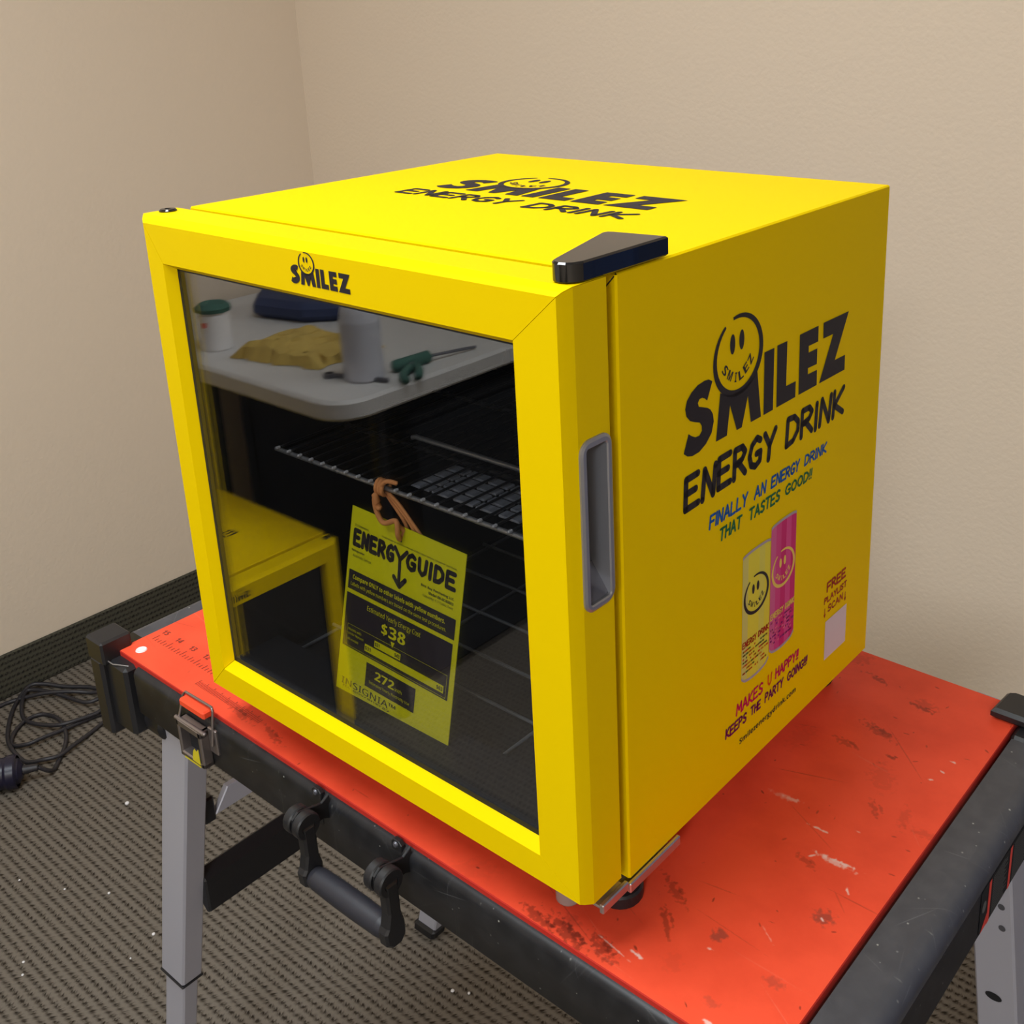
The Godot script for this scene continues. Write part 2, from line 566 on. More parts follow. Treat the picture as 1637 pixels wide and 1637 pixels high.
func make_materials() -> void:
	mat("yellow", lin(0.88, 0.605, 0.0), 0.5, 0.0, 0.12)
	mat("yellow_door", lin(0.83, 0.58, 0.0), 0.45, 0.0, 0.14)
	mat("ink", lin(0.022, 0.018, 0.024), 0.5, 0.0, 0.3)
	mat("liner", lin(0.012, 0.013, 0.017), 0.45, 0.0, 0.35)
	mat("black", lin(0.012, 0.012, 0.014), 0.45)
	mat("black_matte", lin(0.02, 0.02, 0.022), 0.75, 0.0, 0.3)
	mat("gloss_black", lin(0.008, 0.008, 0.009), 0.06, 0.0, 0.6)
	mat("silver", lin(0.36, 0.36, 0.39), 0.35, 0.6)
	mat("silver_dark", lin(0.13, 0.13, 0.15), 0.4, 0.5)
	mat("aluminium", lin(0.62, 0.61, 0.62), 0.3, 0.9)
	mat("clear_plastic", lin(0.3, 0.25, 0.23), 0.2)
	mat("chrome_wire", lin(0.3, 0.305, 0.32), 0.3, 0.7)
	mat("slat", lin(0.17, 0.18, 0.21), 0.5)
	mat("wire_tip", lin(0.4, 0.4, 0.42), 0.4)
	mat("dark_wire", lin(0.014, 0.0145, 0.018), 0.35, 0.3)
	mat("grey_wire", lin(0.16, 0.17, 0.19), 0.4, 0.3)
	mat("leg_grey", lin(0.46, 0.46, 0.53), 0.45, 0.25)
	mat("tag_yellow", lin(0.52, 0.5, 0.006), 0.6, 0.0, 0.25)
	mat("twine", lin(0.55, 0.22, 0.07), 0.8)
	mat("white", lin(0.8, 0.78, 0.78), 0.6)
	mat("red_print", lin(0.75, 0.06, 0.04), 0.6)
	mat("grey_print", lin(0.11, 0.11, 0.11), 0.6)
	mat("cord", lin(0.022, 0.02, 0.024), 0.5)
	mat("smear", lin(0.8, 0.5, 0.47), 0.7)
	mat("navy", lin(0.012, 0.011, 0.03), 0.35)
	mat("yellow_sticker", lin(0.6, 0.5, 0.02), 0.5)
	mat("latch_metal", lin(0.3, 0.26, 0.25), 0.3, 0.8)
	var g := mat("glass", Color(0.02, 0.025, 0.03, 0.04), 0.0)
	g.transparency = BaseMaterial3D.TRANSPARENCY_ALPHA
	var o := mat("orange", Color.WHITE, 0.42, 0.0, 0.3)
	o.albedo_texture = board_image()
	mat("orange_edge", lin(0.5, 0.03, 0.02), 0.5, 0.0, 0.3)
	mat("orange_plastic", lin(0.85, 0.08, 0.03), 0.5, 0.0, 0.3)
	for k in [["steel", 0.0115, 11], ["rail_steel", 0.058, 14]]:
		var s := mat(k[0], Color.WHITE, 0.42, 0.0, 0.45)
		s.albedo_texture = steel_image(lin(k[1], k[1], k[1] * 1.15), k[2])
		s.uv1_triplanar = true
		s.uv1_scale = Vector3(4, 4, 4)
	var carpet := mat("carpet", Color.WHITE, 0.95, 0.0, 0.1)
	carpet.albedo_texture = carpet_image(lin(0.03, 0.024, 0.018), lin(0.235, 0.205, 0.17), lin(0.125, 0.105, 0.085))
	carpet.uv1_triplanar = true
	carpet.uv1_world_triplanar = true
	carpet.uv1_scale = Vector3(9, 9, 9)
	var basem := mat("base_carpet", Color.WHITE, 0.95, 0.0, 0.1)
	basem.albedo_texture = carpet_image(lin(0.018, 0.017, 0.015), lin(0.095, 0.088, 0.066), lin(0.06, 0.055, 0.04))
	basem.uv1_triplanar = true
	basem.uv1_world_triplanar = true
	basem.uv1_scale = Vector3(10, 10, 10)
	var wall := mat("wall_paint", lin(0.74, 0.62, 0.49), 0.75, 0.0, 0.3)
	wall.heightmap_enabled = true
	wall.heightmap_scale = 0.035
	wall.heightmap_texture = noise_tex(0.05, 31)
	wall.uv1_triplanar = true
	wall.uv1_world_triplanar = true
	wall.uv1_scale = Vector3(3, 3, 3)
	mat("ceiling_white", lin(0.8, 0.79, 0.77), 0.9)
	mat("table_top", lin(0.62, 0.6, 0.58), 0.5)


func build_room() -> void:
	var x0 := -1.4855
	var x1 := 2.7
	var z0 := -1.2305
	var z1 := 4.6
	var top := 1.79
	var th := 0.12
	var m := M.new()
	m.box(Vector3(x0 - th, FLOOR - th, z0 - th), Vector3(x1 + th, FLOOR, z1 + th))
	struct("floor", m, mats.carpet)
	m = M.new()
	m.box(Vector3(x0 - th, top, z0 - th), Vector3(x1 + th, top + th, z1 + th))
	struct("ceiling", m, mats.ceiling_white)
	m = M.new()
	m.box(Vector3(x0 - th, FLOOR, z0 - th), Vector3(x0, top, z1 + th))
	struct("wall_left", m, mats.wall_paint)
	m = M.new()
	m.box(Vector3(x0, FLOOR, z0 - th), Vector3(x1, top, z0))
	struct("wall_back", m, mats.wall_paint)
	m = M.new()
	m.box(Vector3(x1, FLOOR, z0 - th), Vector3(x1 + th, top, z1 + th))
	struct("wall_right", m, mats.wall_paint)
	m = M.new()
	m.box(Vector3(x0, FLOOR, z1), Vector3(x1, top, z1 + th))
	struct("wall_front", m, mats.wall_paint)
	var bh := FLOOR + 0.1
	var bt := 0.008
	for k in [["baseboard_left", Vector3(x0, FLOOR, z0), Vector3(x0 + bt, bh, z1)], ["baseboard_back", Vector3(x0 + bt, FLOOR, z0), Vector3(x1 - bt, bh, z0 + bt)], ["baseboard_right", Vector3(x1 - bt, FLOOR, z0), Vector3(x1, bh, z1)], ["baseboard_front", Vector3(x0 + bt, FLOOR, z1 - bt), Vector3(x1 - bt, bh, z1)]]:
		m = M.new()
		m.box(k[1], k[2], 0.003)
		struct(k[0], m, mats.base_carpet)


func build_ceiling_lights() -> void:
	var top := 1.79
	var i := 0
	for k in [[Vector3(0.0, top, 0.6), "white fluorescent ceiling panel over the floor in front of the fridge", 3.8], [Vector3(1.9, top, 2.9), "white fluorescent ceiling panel to the right of the workbench", 9.5]]:
		var p: Vector3 = k[0]
		var o := base("ceiling_light", k[1], "ceiling light", p)
		var m := M.new()
		for e in [[-0.32, -0.62, -0.30, 0.62], [0.30, -0.62, 0.32, 0.62], [-0.30, -0.62, 0.30, -0.60], [-0.30, 0.60, 0.30, 0.62]]:
			m.box(p + Vector3(e[0], -0.02, e[1]), p + Vector3(e[2], 0.0, e[3]), 0.002)
		part("frame", m, mats.white, o)
		var glow := mat("panel_glow_%d" % i, lin(0.8, 0.8, 0.8), 0.5)
		glow.emission_enabled = true
		glow.emission = Color(0.95, 0.98, 1.0)
		glow.emission_energy_multiplier = 1.2
		m = M.new()
		m.box(p + Vector3(-0.3, -0.012, -0.6), p + Vector3(0.3, -0.002, 0.6))
		part("diffuser", m, glow, o)
		var l := AreaLight3D.new()
		l.name = "lamp"
		l.area_size = Vector2(0.58, 1.18)
		l.light_color = Color(0.95, 0.98, 1.0)
		l.light_energy = k[2]
		l.area_range = 12.0
		l.area_attenuation = 2.0
		l.shadow_enabled = true
		l.position = Vector3(0, -0.025, 0)
		l.rotation.x = -PI / 2
		o.add_child(l)
		i += 1


const SIDE := Transform3D(Vector3(0, 0, -1), Vector3(0, 1, 0), Vector3(1, 0, 0), Vector3(FW, 0, 0))     # x runs back along the right side
const TOP := Transform3D(Vector3(1, 0, 0), Vector3(0, 0, -1), Vector3(0, 1, 0), Vector3(0, FH, 0))


func build_fridge() -> Node3D:
	var o := base("glass_door_fridge", "yellow mini fridge with a black glass door standing on the orange workbench", "fridge", Vector3.ZERO)
	# the cabinet: outer skin with a front flange, and a dark liner
	var lo := Vector3(0.045, 0.03, -0.31)
	var hi := Vector3(0.385, 0.392, 0.0)
	var m := M.new()
	var c := 0.0012
	var a := Vector3(0, 0, -FD)
	var b := Vector3(FW, FH, 0)
	m.quad(Vector3(a.x, c, a.z + c), Vector3(a.x, c, -c), Vector3(a.x, FH - c, -c), Vector3(a.x, FH - c, a.z + c), Vector3.LEFT)
	m.quad(Vector3(b.x, c, a.z + c), Vector3(b.x, c, -c), Vector3(b.x, FH - c, -c), Vector3(b.x, FH - c, a.z + c), Vector3.RIGHT)
	m.quad(Vector3(c, FH, a.z + c), Vector3(FW - c, FH, a.z + c), Vector3(FW - c, FH, -c), Vector3(c, FH, -c), Vector3.UP)
	m.quad(Vector3(c, 0, a.z + c), Vector3(FW - c, 0, a.z + c), Vector3(FW - c, 0, -c), Vector3(c, 0, -c), Vector3.DOWN)
	m.quad(Vector3(c, c, a.z), Vector3(FW - c, c, a.z), Vector3(FW - c, FH - c, a.z), Vector3(c, FH - c, a.z), Vector3.FORWARD)
	for s in [[0.0, c, -1.0], [FW, FW - c, 1.0]]:
		m.quad(Vector3(s[0], FH - c, a.z + c), Vector3(s[1], FH, a.z + c), Vector3(s[1], FH, -c), Vector3(s[0], FH - c, -c), Vector3(s[2], 1, 0))
		m.quad(Vector3(s[0], c, a.z + c), Vector3(s[1], 0, a.z + c), Vector3(s[1], 0, -c), Vector3(s[0], c, -c), Vector3(s[2], -1, 0))
		for e in [[-c, 0.0, 1.0], [a.z + c, a.z, -1.0]]:
			m.quad(Vector3(s[0], c, e[0]), Vector3(s[1], c, e[1]), Vector3(s[1], FH - c, e[1]), Vector3(s[0], FH - c, e[0]), Vector3(s[2], 0, e[2]))
	for s in [[0.0, c, -1.0], [FH, FH - c, 1.0]]:
		for e in [[-c, 0.0, 1.0], [a.z + c, a.z, -1.0]]:
			m.quad(Vector3(c, s[0], e[0]), Vector3(FW - c, s[0], e[0]), Vector3(FW - c, s[1], e[1]), Vector3(c, s[1], e[1]), Vector3(0, s[2], e[2]))
	m.rect(c, c, lo.x, FH - c, Transform3D.IDENTITY, 0.0)
	m.rect(hi.x, c, FW - c, FH - c, Transform3D.IDENTITY, 0.0)
	m.rect(lo.x, c, hi.x, lo.y, Transform3D.IDENTITY, 0.0)
	m.rect(lo.x, hi.y, hi.x, FH - c, Transform3D.IDENTITY, 0.0)
	part("cabinet", m, mats.yellow, o)
	m = M.new()
	m.quad(Vector3(lo.x, lo.y, 0), Vector3(lo.x, hi.y, 0), Vector3(lo.x, hi.y, lo.z), Vector3(lo.x, lo.y, lo.z), Vector3.RIGHT)
	m.quad(Vector3(hi.x, lo.y, 0), Vector3(hi.x, hi.y, 0), Vector3(hi.x, hi.y, lo.z), Vector3(hi.x, lo.y, lo.z), Vector3.LEFT)
	m.quad(Vector3(lo.x, lo.y, 0), Vector3(hi.x, lo.y, 0), Vector3(hi.x, lo.y, lo.z), Vector3(lo.x, lo.y, lo.z), Vector3.UP)
	m.quad(Vector3(lo.x, hi.y, 0), Vector3(hi.x, hi.y, 0), Vector3(hi.x, hi.y, lo.z), Vector3(lo.x, hi.y, lo.z), Vector3.DOWN)
	m.quad(Vector3(lo.x, lo.y, lo.z), Vector3(hi.x, lo.y, lo.z), Vector3(hi.x, hi.y, lo.z), Vector3(lo.x, hi.y, lo.z), Vector3.BACK)
	for y in [0.208]:      # moulded ledges that carry the shelf
		m.box(Vector3(lo.x, y, -0.3), Vector3(lo.x + 0.006, y + 0.006, -0.03), 0.001)
		m.box(Vector3(hi.x - 0.006, y, -0.3), Vector3(hi.x, y + 0.006, -0.03), 0.001)
	part("liner", m, mats.liner, o)
	m = M.new()      # folded corner seam of the sheet steel beside the hinge
	m.stroke([Vector2(0.4200, 0.4100), Vector2(0.4287, 0.4196)], 0.0008, Transform3D.IDENTITY, 0.0004)
	part("corner_seam", m, mats.ink, o)
	# prints on the cabinet
	m = M.new()
	logo(m, 0.001, Vector2(0.0652, 0.2858), SIDE, 0.0004)
	pen_text(m, "ENERGY", 0.0645, 0.1832, 0.2472, 0.0262, 0.0052, SIDE, 0.0004)
	pen_text(m, "DRINK", 0.1955, 0.2895, 0.2480, 0.0255, 0.0050, SIDE, 0.0004)
	part("logo_print", m, mats.ink, o)
	m = M.new()
	pen_text(m, "FINALLY", 0.0948, 0.1445, 0.2234, 0.0112, 0.0021, SIDE, 0.0004, 0.015, 0.12)
	pen_text(m, "AN", 0.1530, 0.1700, 0.2237, 0.0107, 0.0020, SIDE, 0.0004, 0.015, 0.12)
	pen_text(m, "ENERGY", 0.1765, 0.2190, 0.2238, 0.0101, 0.0020, SIDE, 0.0004, 0.015, 0.12)
	pen_text(m, "DRINK", 0.2262, 0.2622, 0.2240, 0.0096, 0.0019, SIDE, 0.0004, 0.015, 0.12)
	part("blue_slogan_print", m, mat("blue_print", lin(0.01, 0.11, 0.42), 0.5, 0.0, 0.3), o)
	m = M.new()
	pen_text(m, "THAT", 0.1075, 0.1370, 0.2090, 0.0106, 0.0020, SIDE, 0.0004, 0.015, 0.12)
	pen_text(m, "TASTES", 0.1462, 0.1905, 0.2094, 0.0102, 0.0020, SIDE, 0.0004, 0.015, 0.12)
	pen_text(m, "GOOD!!", 0.1975, 0.2395, 0.2098, 0.0094, 0.0019, SIDE, 0.0004, 0.015, 0.12)
	part("green_slogan_print", m, mat("green_print", lin(0.02, 0.17, 0.06), 0.5, 0.0, 0.3), o)
	m = M.new()
	pen_text(m, "MAKES", 0.1325, 0.1715, 0.0540, 0.0108, 0.0019, SIDE, 0.0004)
	pen_text(m, "HAPPY!!", 0.1900, 0.2272, 0.0552, 0.0100, 0.0019, SIDE, 0.0004)
	part("pink_slogan_print", m, mat("pink_print", lin(0.62, 0.01, 0.09), 0.5, 0.0, 0.3), o)
	m = M.new()
	pen_text(m, "U", 0.1782, 0.1850, 0.0545, 0.0110, 0.0017, SIDE, 0.0004)
	part("slogan_letter_print", m, mat("orange_print", lin(0.75, 0.12, 0.01), 0.5, 0.0, 0.3), o)
	m = M.new()
	pen_text(m, "KEEPS", 0.1180, 0.1480, 0.0415, 0.0093, 0.0018, SIDE, 0.0004)
	pen_text(m, "THE", 0.1535, 0.1690, 0.0418, 0.0085, 0.0017, SIDE, 0.0004)
	pen_text(m, "PARTY", 0.1745, 0.2035, 0.0420, 0.0090, 0.0017, SIDE, 0.0004)
	pen_text(m, "GOING!!!", 0.2090, 0.2425, 0.0426, 0.0088, 0.0017, SIDE, 0.0004)
	part("purple_slogan_print", m, mat("purple_print", lin(0.19, 0.008, 0.09), 0.5, 0.0, 0.3), o)
	m = M.new()
	type_text(m, "Smilezenergydrink.com", true, 0.1383, 0.2243, 0.0246, 0.0066, SIDE, 0.0004)
	part("web_address_print", m, mats.ink, o)
	m = M.new()
	pen_text(m, "FREE", 0.2722, 0.3068, 0.0945, 0.0098, 0.0021, SIDE, 0.0004, 0.02, 0.0)
	pen_text(m, "PLAYLIST", 0.2685, 0.3092, 0.0846, 0.0064, 0.0014, SIDE, 0.0004, 0.02, 0.0)
	pen_text(m, "v", 0.2688, 0.2720, 0.0720, 0.0090, 0.0011, SIDE, 0.0004, 0.0, 0.0)
	pen_text(m, "SCAN", 0.2755, 0.3030, 0.0745, 0.0072, 0.0014, SIDE, 0.0004, 0.02, 0.0)
	pen_text(m, "v", 0.3054, 0.3086, 0.0715, 0.0088, 0.0011, SIDE, 0.0004, 0.0, 0.0)
	part("playlist_print", m, mat("brick_print", lin(0.42, 0.035, 0.008), 0.5, 0.0, 0.3), o)
	m = M.new()
	m.rect(0.2722, 0.0302, 0.3105, 0.0672, SIDE, 0.0004)
	part("blank_square_print", m, mat("pale_print", lin(0.72, 0.62, 0.66), 0.5, 0.0, 0.3), o)
	print_cans(o)
	m = M.new()
	logo(m, 0.001015, Vector2(0.1035, 0.167), TOP, 0.0004)
	pen_text(m, "ENERGY", 0.0955, 0.2205, 0.1300, 0.0240, 0.0046, TOP, 0.0004)
	pen_text(m, "DRINK", 0.2370, 0.3345, 0.1290, 0.0235, 0.0046, TOP, 0.0004)
	part("top_logo_print", m, mats.ink, o)
	# hinge cover on the top right corner, hinge plate under the door, feet
	m = M.new()
	var flat_up := Transform3D(Vector3(1, 0, 0), Vector3(0, 0, -1), Vector3(0, 1, 0), Vector3(0, 0, 0))
	m.prism(pts("433,46.5 397.5,41 393.5,39.5 392.2,36.5 392.6,33.5 414,-33.5 415.6,-37.5 418.8,-40.6 423,-41.6 427.6,-40.4 431,-37 433,-31"), flat_up, 0.4232, 0.4350, 0.0011, true)
	part("hinge_cover", m, mats.gloss_black, o, "glossy black hinge cover")
	m = M.new()
	m.box(Vector3(0.4302, -0.0072, -0.0555), Vector3(0.4335, 0.0006, 0.0035), 0.0008)
	m.box(Vector3(0.4285, -0.0045, 0.0035), Vector3(0.4322, 0.0028, 0.0315), 0.0008)
	m.box(Vector3(0.375, -0.0072, -0.05), Vector3(0.4302, -0.0044, 0.004), 0.0006)
	m.box(Vector3(0.395, -0.0030, 0.004), Vector3(0.4290, -0.0008, 0.0300), 0.0006)
	part("hinge_plate", m, mats.aluminium, o, "bare aluminium hinge plate")
	for p in [[0.412, -0.012], [0.035, -0.02], [0.035, -0.325], [0.395, -0.325]]:
		m = M.new()
		m.lathe([Vector2(0, -0.03), Vector2(0.0155, -0.03), Vector2(0.0165, -0.0285), Vector2(0.0165, -0.021), Vector2(0.015, -0.0195), Vector2(0.007, -0.0185), Vector2(0.007, 0.0)], Transform3D(Basis.IDENTITY, Vector3(p[0], 0, p[1])), 20)
		part("foot", m, mats.black, o)
	m = M.new()
	m.lathe([Vector2(0, -0.03), Vector2(0.0082, -0.03), Vector2(0.0092, -0.0285), Vector2(0.0098, 0.005), Vector2(0, 0.005)], Transform3D(Basis.IDENTITY, Vector3(0.3860, 0, 0.0135)), 20)
	part("foot", m, mats.clear_plastic, o, "clear plastic foot")
	build_door(o)
	return o


func print_cans(o: Node3D) -> void:
	for k in 2:
		var s0 := 0.1395 if k == 0 else 0.1792
		var s1 := 0.1785 if k == 0 else 0.2168
		var t0 := 0.0835 if k == 0 else 0.0885
		var t1 := 0.1815 if k == 0 else 0.1895
		var z := 0.0004 if k == 0 else 0.0005
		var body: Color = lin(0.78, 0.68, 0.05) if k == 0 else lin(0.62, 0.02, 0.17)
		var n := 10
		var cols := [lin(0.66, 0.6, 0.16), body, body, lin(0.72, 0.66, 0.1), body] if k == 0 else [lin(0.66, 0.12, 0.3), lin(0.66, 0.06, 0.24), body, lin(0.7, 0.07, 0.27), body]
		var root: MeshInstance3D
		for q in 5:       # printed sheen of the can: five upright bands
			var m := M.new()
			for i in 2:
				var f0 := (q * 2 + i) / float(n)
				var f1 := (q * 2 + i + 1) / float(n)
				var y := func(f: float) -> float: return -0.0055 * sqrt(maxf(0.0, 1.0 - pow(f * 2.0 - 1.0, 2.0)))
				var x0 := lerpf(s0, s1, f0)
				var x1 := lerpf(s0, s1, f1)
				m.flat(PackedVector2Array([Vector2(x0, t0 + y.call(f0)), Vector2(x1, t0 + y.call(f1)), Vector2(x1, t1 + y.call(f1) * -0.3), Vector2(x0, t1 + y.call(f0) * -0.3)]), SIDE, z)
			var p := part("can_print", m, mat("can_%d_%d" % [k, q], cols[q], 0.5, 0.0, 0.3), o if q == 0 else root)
			if q == 0:
				root = p
				p.set_meta("label", "printed yellow drink can" if k == 0 else "printed pink drink can")
		var m2 := M.new()
		smiley(m2, 0.00057 if k == 0 else 0.00056, Vector2(s0 - 0.0178, t0 + 0.0328), SIDE, z + 0.0002)
		part("smiley_print", m2, mats.ink if k == 0 else mat("can_yellow", lin(0.85, 0.6, 0.12), 0.5, 0.0, 0.3), root)
		m2 = M.new()
		pen_text(m2, "ENERGY", s0 + 0.0004, s0 + 0.0205, t0 + 0.0238, 0.0056, 0.0011, SIDE, z + 0.0002)
		pen_text(m2, "DRINK", s0 + 0.0226, s1 - 0.0004, t0 + 0.0240, 0.0054, 0.0011, SIDE, z + 0.0002)
		part("drink_name_print", m2, mats.brick_print if k == 0 else mats.can_yellow, root)
		for c in 3:       # the rows of small print, too small to read
			m2 = M.new()
			var r := RandomNumberGenerator.new()
			r.seed = 30 + k * 3 + c
			for row in 7:
				var x := s0 + 0.0012
				while x < s1 - 0.004:
					var wd := r.randf_range(0.0012, 0.0042)
					if r.randi() % 3 == c:
						m2.rect(x, t0 + 0.0218 - row * 0.0031 - 0.0015, minf(x + wd, s1 - 0.001), t0 + 0.0218 - row * 0.0031, SIDE, z + 0.0002)
					x += wd + 0.0007
			var tone: Color = [lin(0.55, 0.07, 0.01), lin(0.08, 0.12, 0.02), lin(0.6, 0.22, 0.01)][c] if k == 0 else [lin(0.2, 0.01, 0.13), lin(0.75, 0.15, 0.25), lin(0.28, 0.02, 0.2)][c]
			part("small_print", m2, mat("small_%d_%d" % [k, c], tone, 0.5, 0.0, 0.3), root)
		mat("can_rim_%d" % k, lin(0.42, 0.36, 0.4), 0.5, 0.0, 0.3)      # the bare metal rims
		for e in [[t1, 1.0], [t0, -1.0]]:
			m2 = M.new()
			for i in n:
				var f0 := i / float(n)
				var f1 := (i + 1) / float(n)
				var g := func(f: float) -> float: return 0.0055 * sqrt(maxf(0.0, 1.0 - pow(f * 2.0 - 1.0, 2.0)))
				var sc: float = 0.3 if e[1] > 0 else -1.0
				m2.flat(PackedVector2Array([Vector2(lerpf(s0, s1, f0), e[0] + g.call(f0) * sc), Vector2(lerpf(s0, s1, f1), e[0] + g.call(f1) * sc), Vector2(lerpf(s0, s1, f1), e[0] + g.call(f1) * sc + e[1] * 0.0022), Vector2(lerpf(s0, s1, f0), e[0] + g.call(f0) * sc + e[1] * 0.0022)]), SIDE, z + 0.0001)
			part("rim_print", m2, mats["can_rim_%d" % k], root)


func build_door(o: Node3D) -> void:
	# outer limits of the door and, for each profile point, how far it lies inside them on the left, right, top and bottom
	var L := 0.0045
	var R := 0.4336
	var T := 0.4232
	var B := 0.0138
	var zb := 0.0135
	var zs := 0.042
	var zf := 0.0515
	var zg := 0.0436
	var wl := 0.0393
	var wr := 0.0418
	var wt := 0.0384
	var wb := 0.0315
	var prof := [
		[0.0, 0.0, 0.0, 0.0, zb], [0.0, 0.0, 0.0, 0.0, zs], [0.0085, 0.0025, 0.0022, 0.0024, zs + 0.0062], [0.0145, 0.004, 0.0042, 0.0043, zf],
		[wl - 0.005, wr - 0.005, wt - 0.005, wb - 0.0062, zf], [wl - 0.0008, wr - 0.0008, wt - 0.0008, wb - 0.0008, zg + 0.0012], [wl, wr, wt, wb, zg], [wl, wr, wt, wb, zb],
	]
	var corner := func(j: int, x: int, y: int) -> Vector3:
		var p: Array = prof[j]
		return Vector3(L + p[0] if x == 0 else R - p[1], T - p[2] if y == 1 else B + p[3], p[4])
	var door := base_part("door", o)
	for side in 4:      # left, right, top, bottom rails, mitred at the corners
		var m := M.new()
		var e0 := [[0, 0], [1, 0], [0, 1], [0, 0]]
		var e1 := [[0, 1], [1, 1], [1, 1], [1, 0]]
		var outv: Vector3 = [Vector3.LEFT, Vector3.RIGHT, Vector3.UP, Vector3.DOWN][side]
		var along: Vector3 = (Vector3.UP if side < 2 else Vector3.RIGHT) * 0.00022
		var ring0 := []
		var ring1 := []
		for j in prof.size():
			ring0.append(corner.call(j, e0[side][0], e0[side][1]) + along)
			ring1.append(corner.call(j, e1[side][0], e1[side][1]) - along)
		var outs := [outv, outv + Vector3.BACK * 0.6, outv * 0.4 + Vector3.BACK, Vector3.BACK, -outv + Vector3.BACK, -outv, -outv, Vector3.FORWARD]
		for j in prof.size():
			var k := (j + 1) % prof.size()
			if side == 1 and j == 0:      # the outer face has the hole of the grip
				var ya := 0.2285
				var yb := 0.3285
				var za := 0.0182
				var zc := 0.0375
				for q in [[ring0[0].y, ya, zb, zs], [yb, ring1[0].y, zb, zs], [ya, yb, zb, za], [ya, yb, zc, zs]]:
					m.quad(Vector3(R, q[0], q[2]), Vector3(R, q[1], q[2]), Vector3(R, q[1], q[3]), Vector3(R, q[0], q[3]), Vector3.RIGHT)
				continue
			m.quad(ring0[j], ring1[j], ring1[k], ring0[k], outs[j])
		for e in [ring0, ring1]:
			for j in range(1, prof.size() - 1):
				m.quad(e[0], e[j], e[j + 1], e[0], -outv if e == ring0 else outv)
		part("rail", m, mats.yellow_door, door)
	for k in 2:        # the two panes
		var m := M.new()
		var z := zg - 0.0003 - k * 0.0028
		m.box(Vector3(L + wl - 0.004, B + wb - 0.004, z - 0.0019), Vector3(R - wr + 0.004, T - wt + 0.004, z))
		part("glass_pane", m, mats.glass, door)
	var m2 := M.new()   # dark lining that carries the panes; it shows as a thin black line round the glass
	for q in [[L + wl - 0.001, B + wb, L + wl + 0.0032, T - wt], [R - wr - 0.0012, B + wb, R - wr + 0.001, T - wt], [L + wl, T - wt - 0.0012, R - wr, T - wt + 0.001], [L + wl, B + wb - 0.001, R - wr, B + wb + 0.0045]]:
		m2.box(Vector3(q[0], q[1], 0.0002), Vector3(q[2], q[3], zg - 0.0002))
	part("door_lining", m2, mats.liner, door)
	m2 = M.new()        # magnetic seal between door and cabinet
	for q in [[0.018, 0.02, 0.046, 0.41], [0.384, 0.02, 0.4185, 0.41], [0.046, 0.383, 0.384, 0.41], [0.046, 0.02, 0.384, 0.046]]:
		m2.box(Vector3(q[0], q[1], 0.0005), Vector3(q[2], q[3], zb), 0.001)
	part("door_seal", m2, mats.black_matte, door)
	# grip: rounded bezel and a pocket with a slanted floor
	m2 = M.new()
	var outer := PackedVector2Array()
	var inner := PackedVector2Array()
	for q in [[1, 1], [-1, 1], [-1, -1], [1, -1]]:
		for i in 7:
			var w := PI / 2.0 * i / 6.0 + (0.0 if q == [1, 1] else PI / 2 if q == [-1, 1] else PI if q == [-1, -1] else PI * 1.5)
			var co := Vector2(-0.0278 + q[0] * (0.0143 - 0.0085), 0.2788 + q[1] * (0.0545 - 0.0085))
			outer.append(co + Vector2(cos(w), sin(w)) * 0.0085)
			var ci := Vector2(-0.0278 + q[0] * (0.0092 - 0.002), 0.2785 + q[1] * (0.0495 - 0.002))
			inner.append(ci + Vector2(cos(w), sin(w)) * 0.002)
	var st := Transform3D(Vector3(0, 0, -1), Vector3(0, 1, 0), Vector3(1, 0, 0), Vector3(R, 0, 0))
	var oi := M.inset(outer, 0.0017)
	var ii := M.inset(inner, -0.0008)
	var nn := outer.size()
	for i in nn:
		var j := (i + 1) % nn
		var cen := st * Vector3(-0.0278, 0.2785, 0)
		var hgt := 0.0022
		for lay in [[outer, 0.0, outer, 0.0012, 1.0], [outer, 0.0012, oi, hgt, 0.6], [oi, hgt, ii, hgt, 0.0], [ii, hgt, inner, 0.0014, -0.5], [inner, 0.0014, inner, -0.014, -1.0]]:
			var pa := st * Vector3(lay[0][i].x, lay[0][i].y, lay[1])
			var pb := st * Vector3(lay[0][j].x, lay[0][j].y, lay[1])
			var pc := st * Vector3(lay[2][j].x, lay[2][j].y, lay[3])
			var pd := st * Vector3(lay[2][i].x, lay[2][i].y, lay[3])
			m2.quad(pa, pb, pc, pd, (pa - cen) * Vector3(0, 1, 1) * 100.0 * lay[4] + Vector3.RIGHT)
	var grip := part("handle", m2, mats.silver, door, "grey moulded pull grip")
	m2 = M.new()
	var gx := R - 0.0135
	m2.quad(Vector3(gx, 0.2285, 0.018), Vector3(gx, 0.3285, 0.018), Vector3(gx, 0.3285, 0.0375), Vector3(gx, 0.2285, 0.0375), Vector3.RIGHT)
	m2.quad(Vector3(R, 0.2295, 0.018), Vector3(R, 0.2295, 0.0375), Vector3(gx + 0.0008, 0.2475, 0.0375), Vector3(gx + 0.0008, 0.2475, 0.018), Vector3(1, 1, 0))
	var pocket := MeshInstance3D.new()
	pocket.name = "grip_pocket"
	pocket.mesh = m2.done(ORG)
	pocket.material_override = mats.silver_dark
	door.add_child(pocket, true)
	# small black plug in the spare hinge hole
	m2 = M.new()
	m2.lathe([Vector2(0, 0.0), Vector2(0.0068, 0.0), Vector2(0.0068, 0.0008), Vector2(0.0055, 0.0019), Vector2(0.0026, 0.0021), Vector2(0.0022, 0.0012), Vector2(0, 0.0012)], Transform3D(Basis.IDENTITY, Vector3(0.0135, T, 0.0265)), 20)
	part("hole_plug", m2, mats.gloss_black, door)
	m2 = M.new()
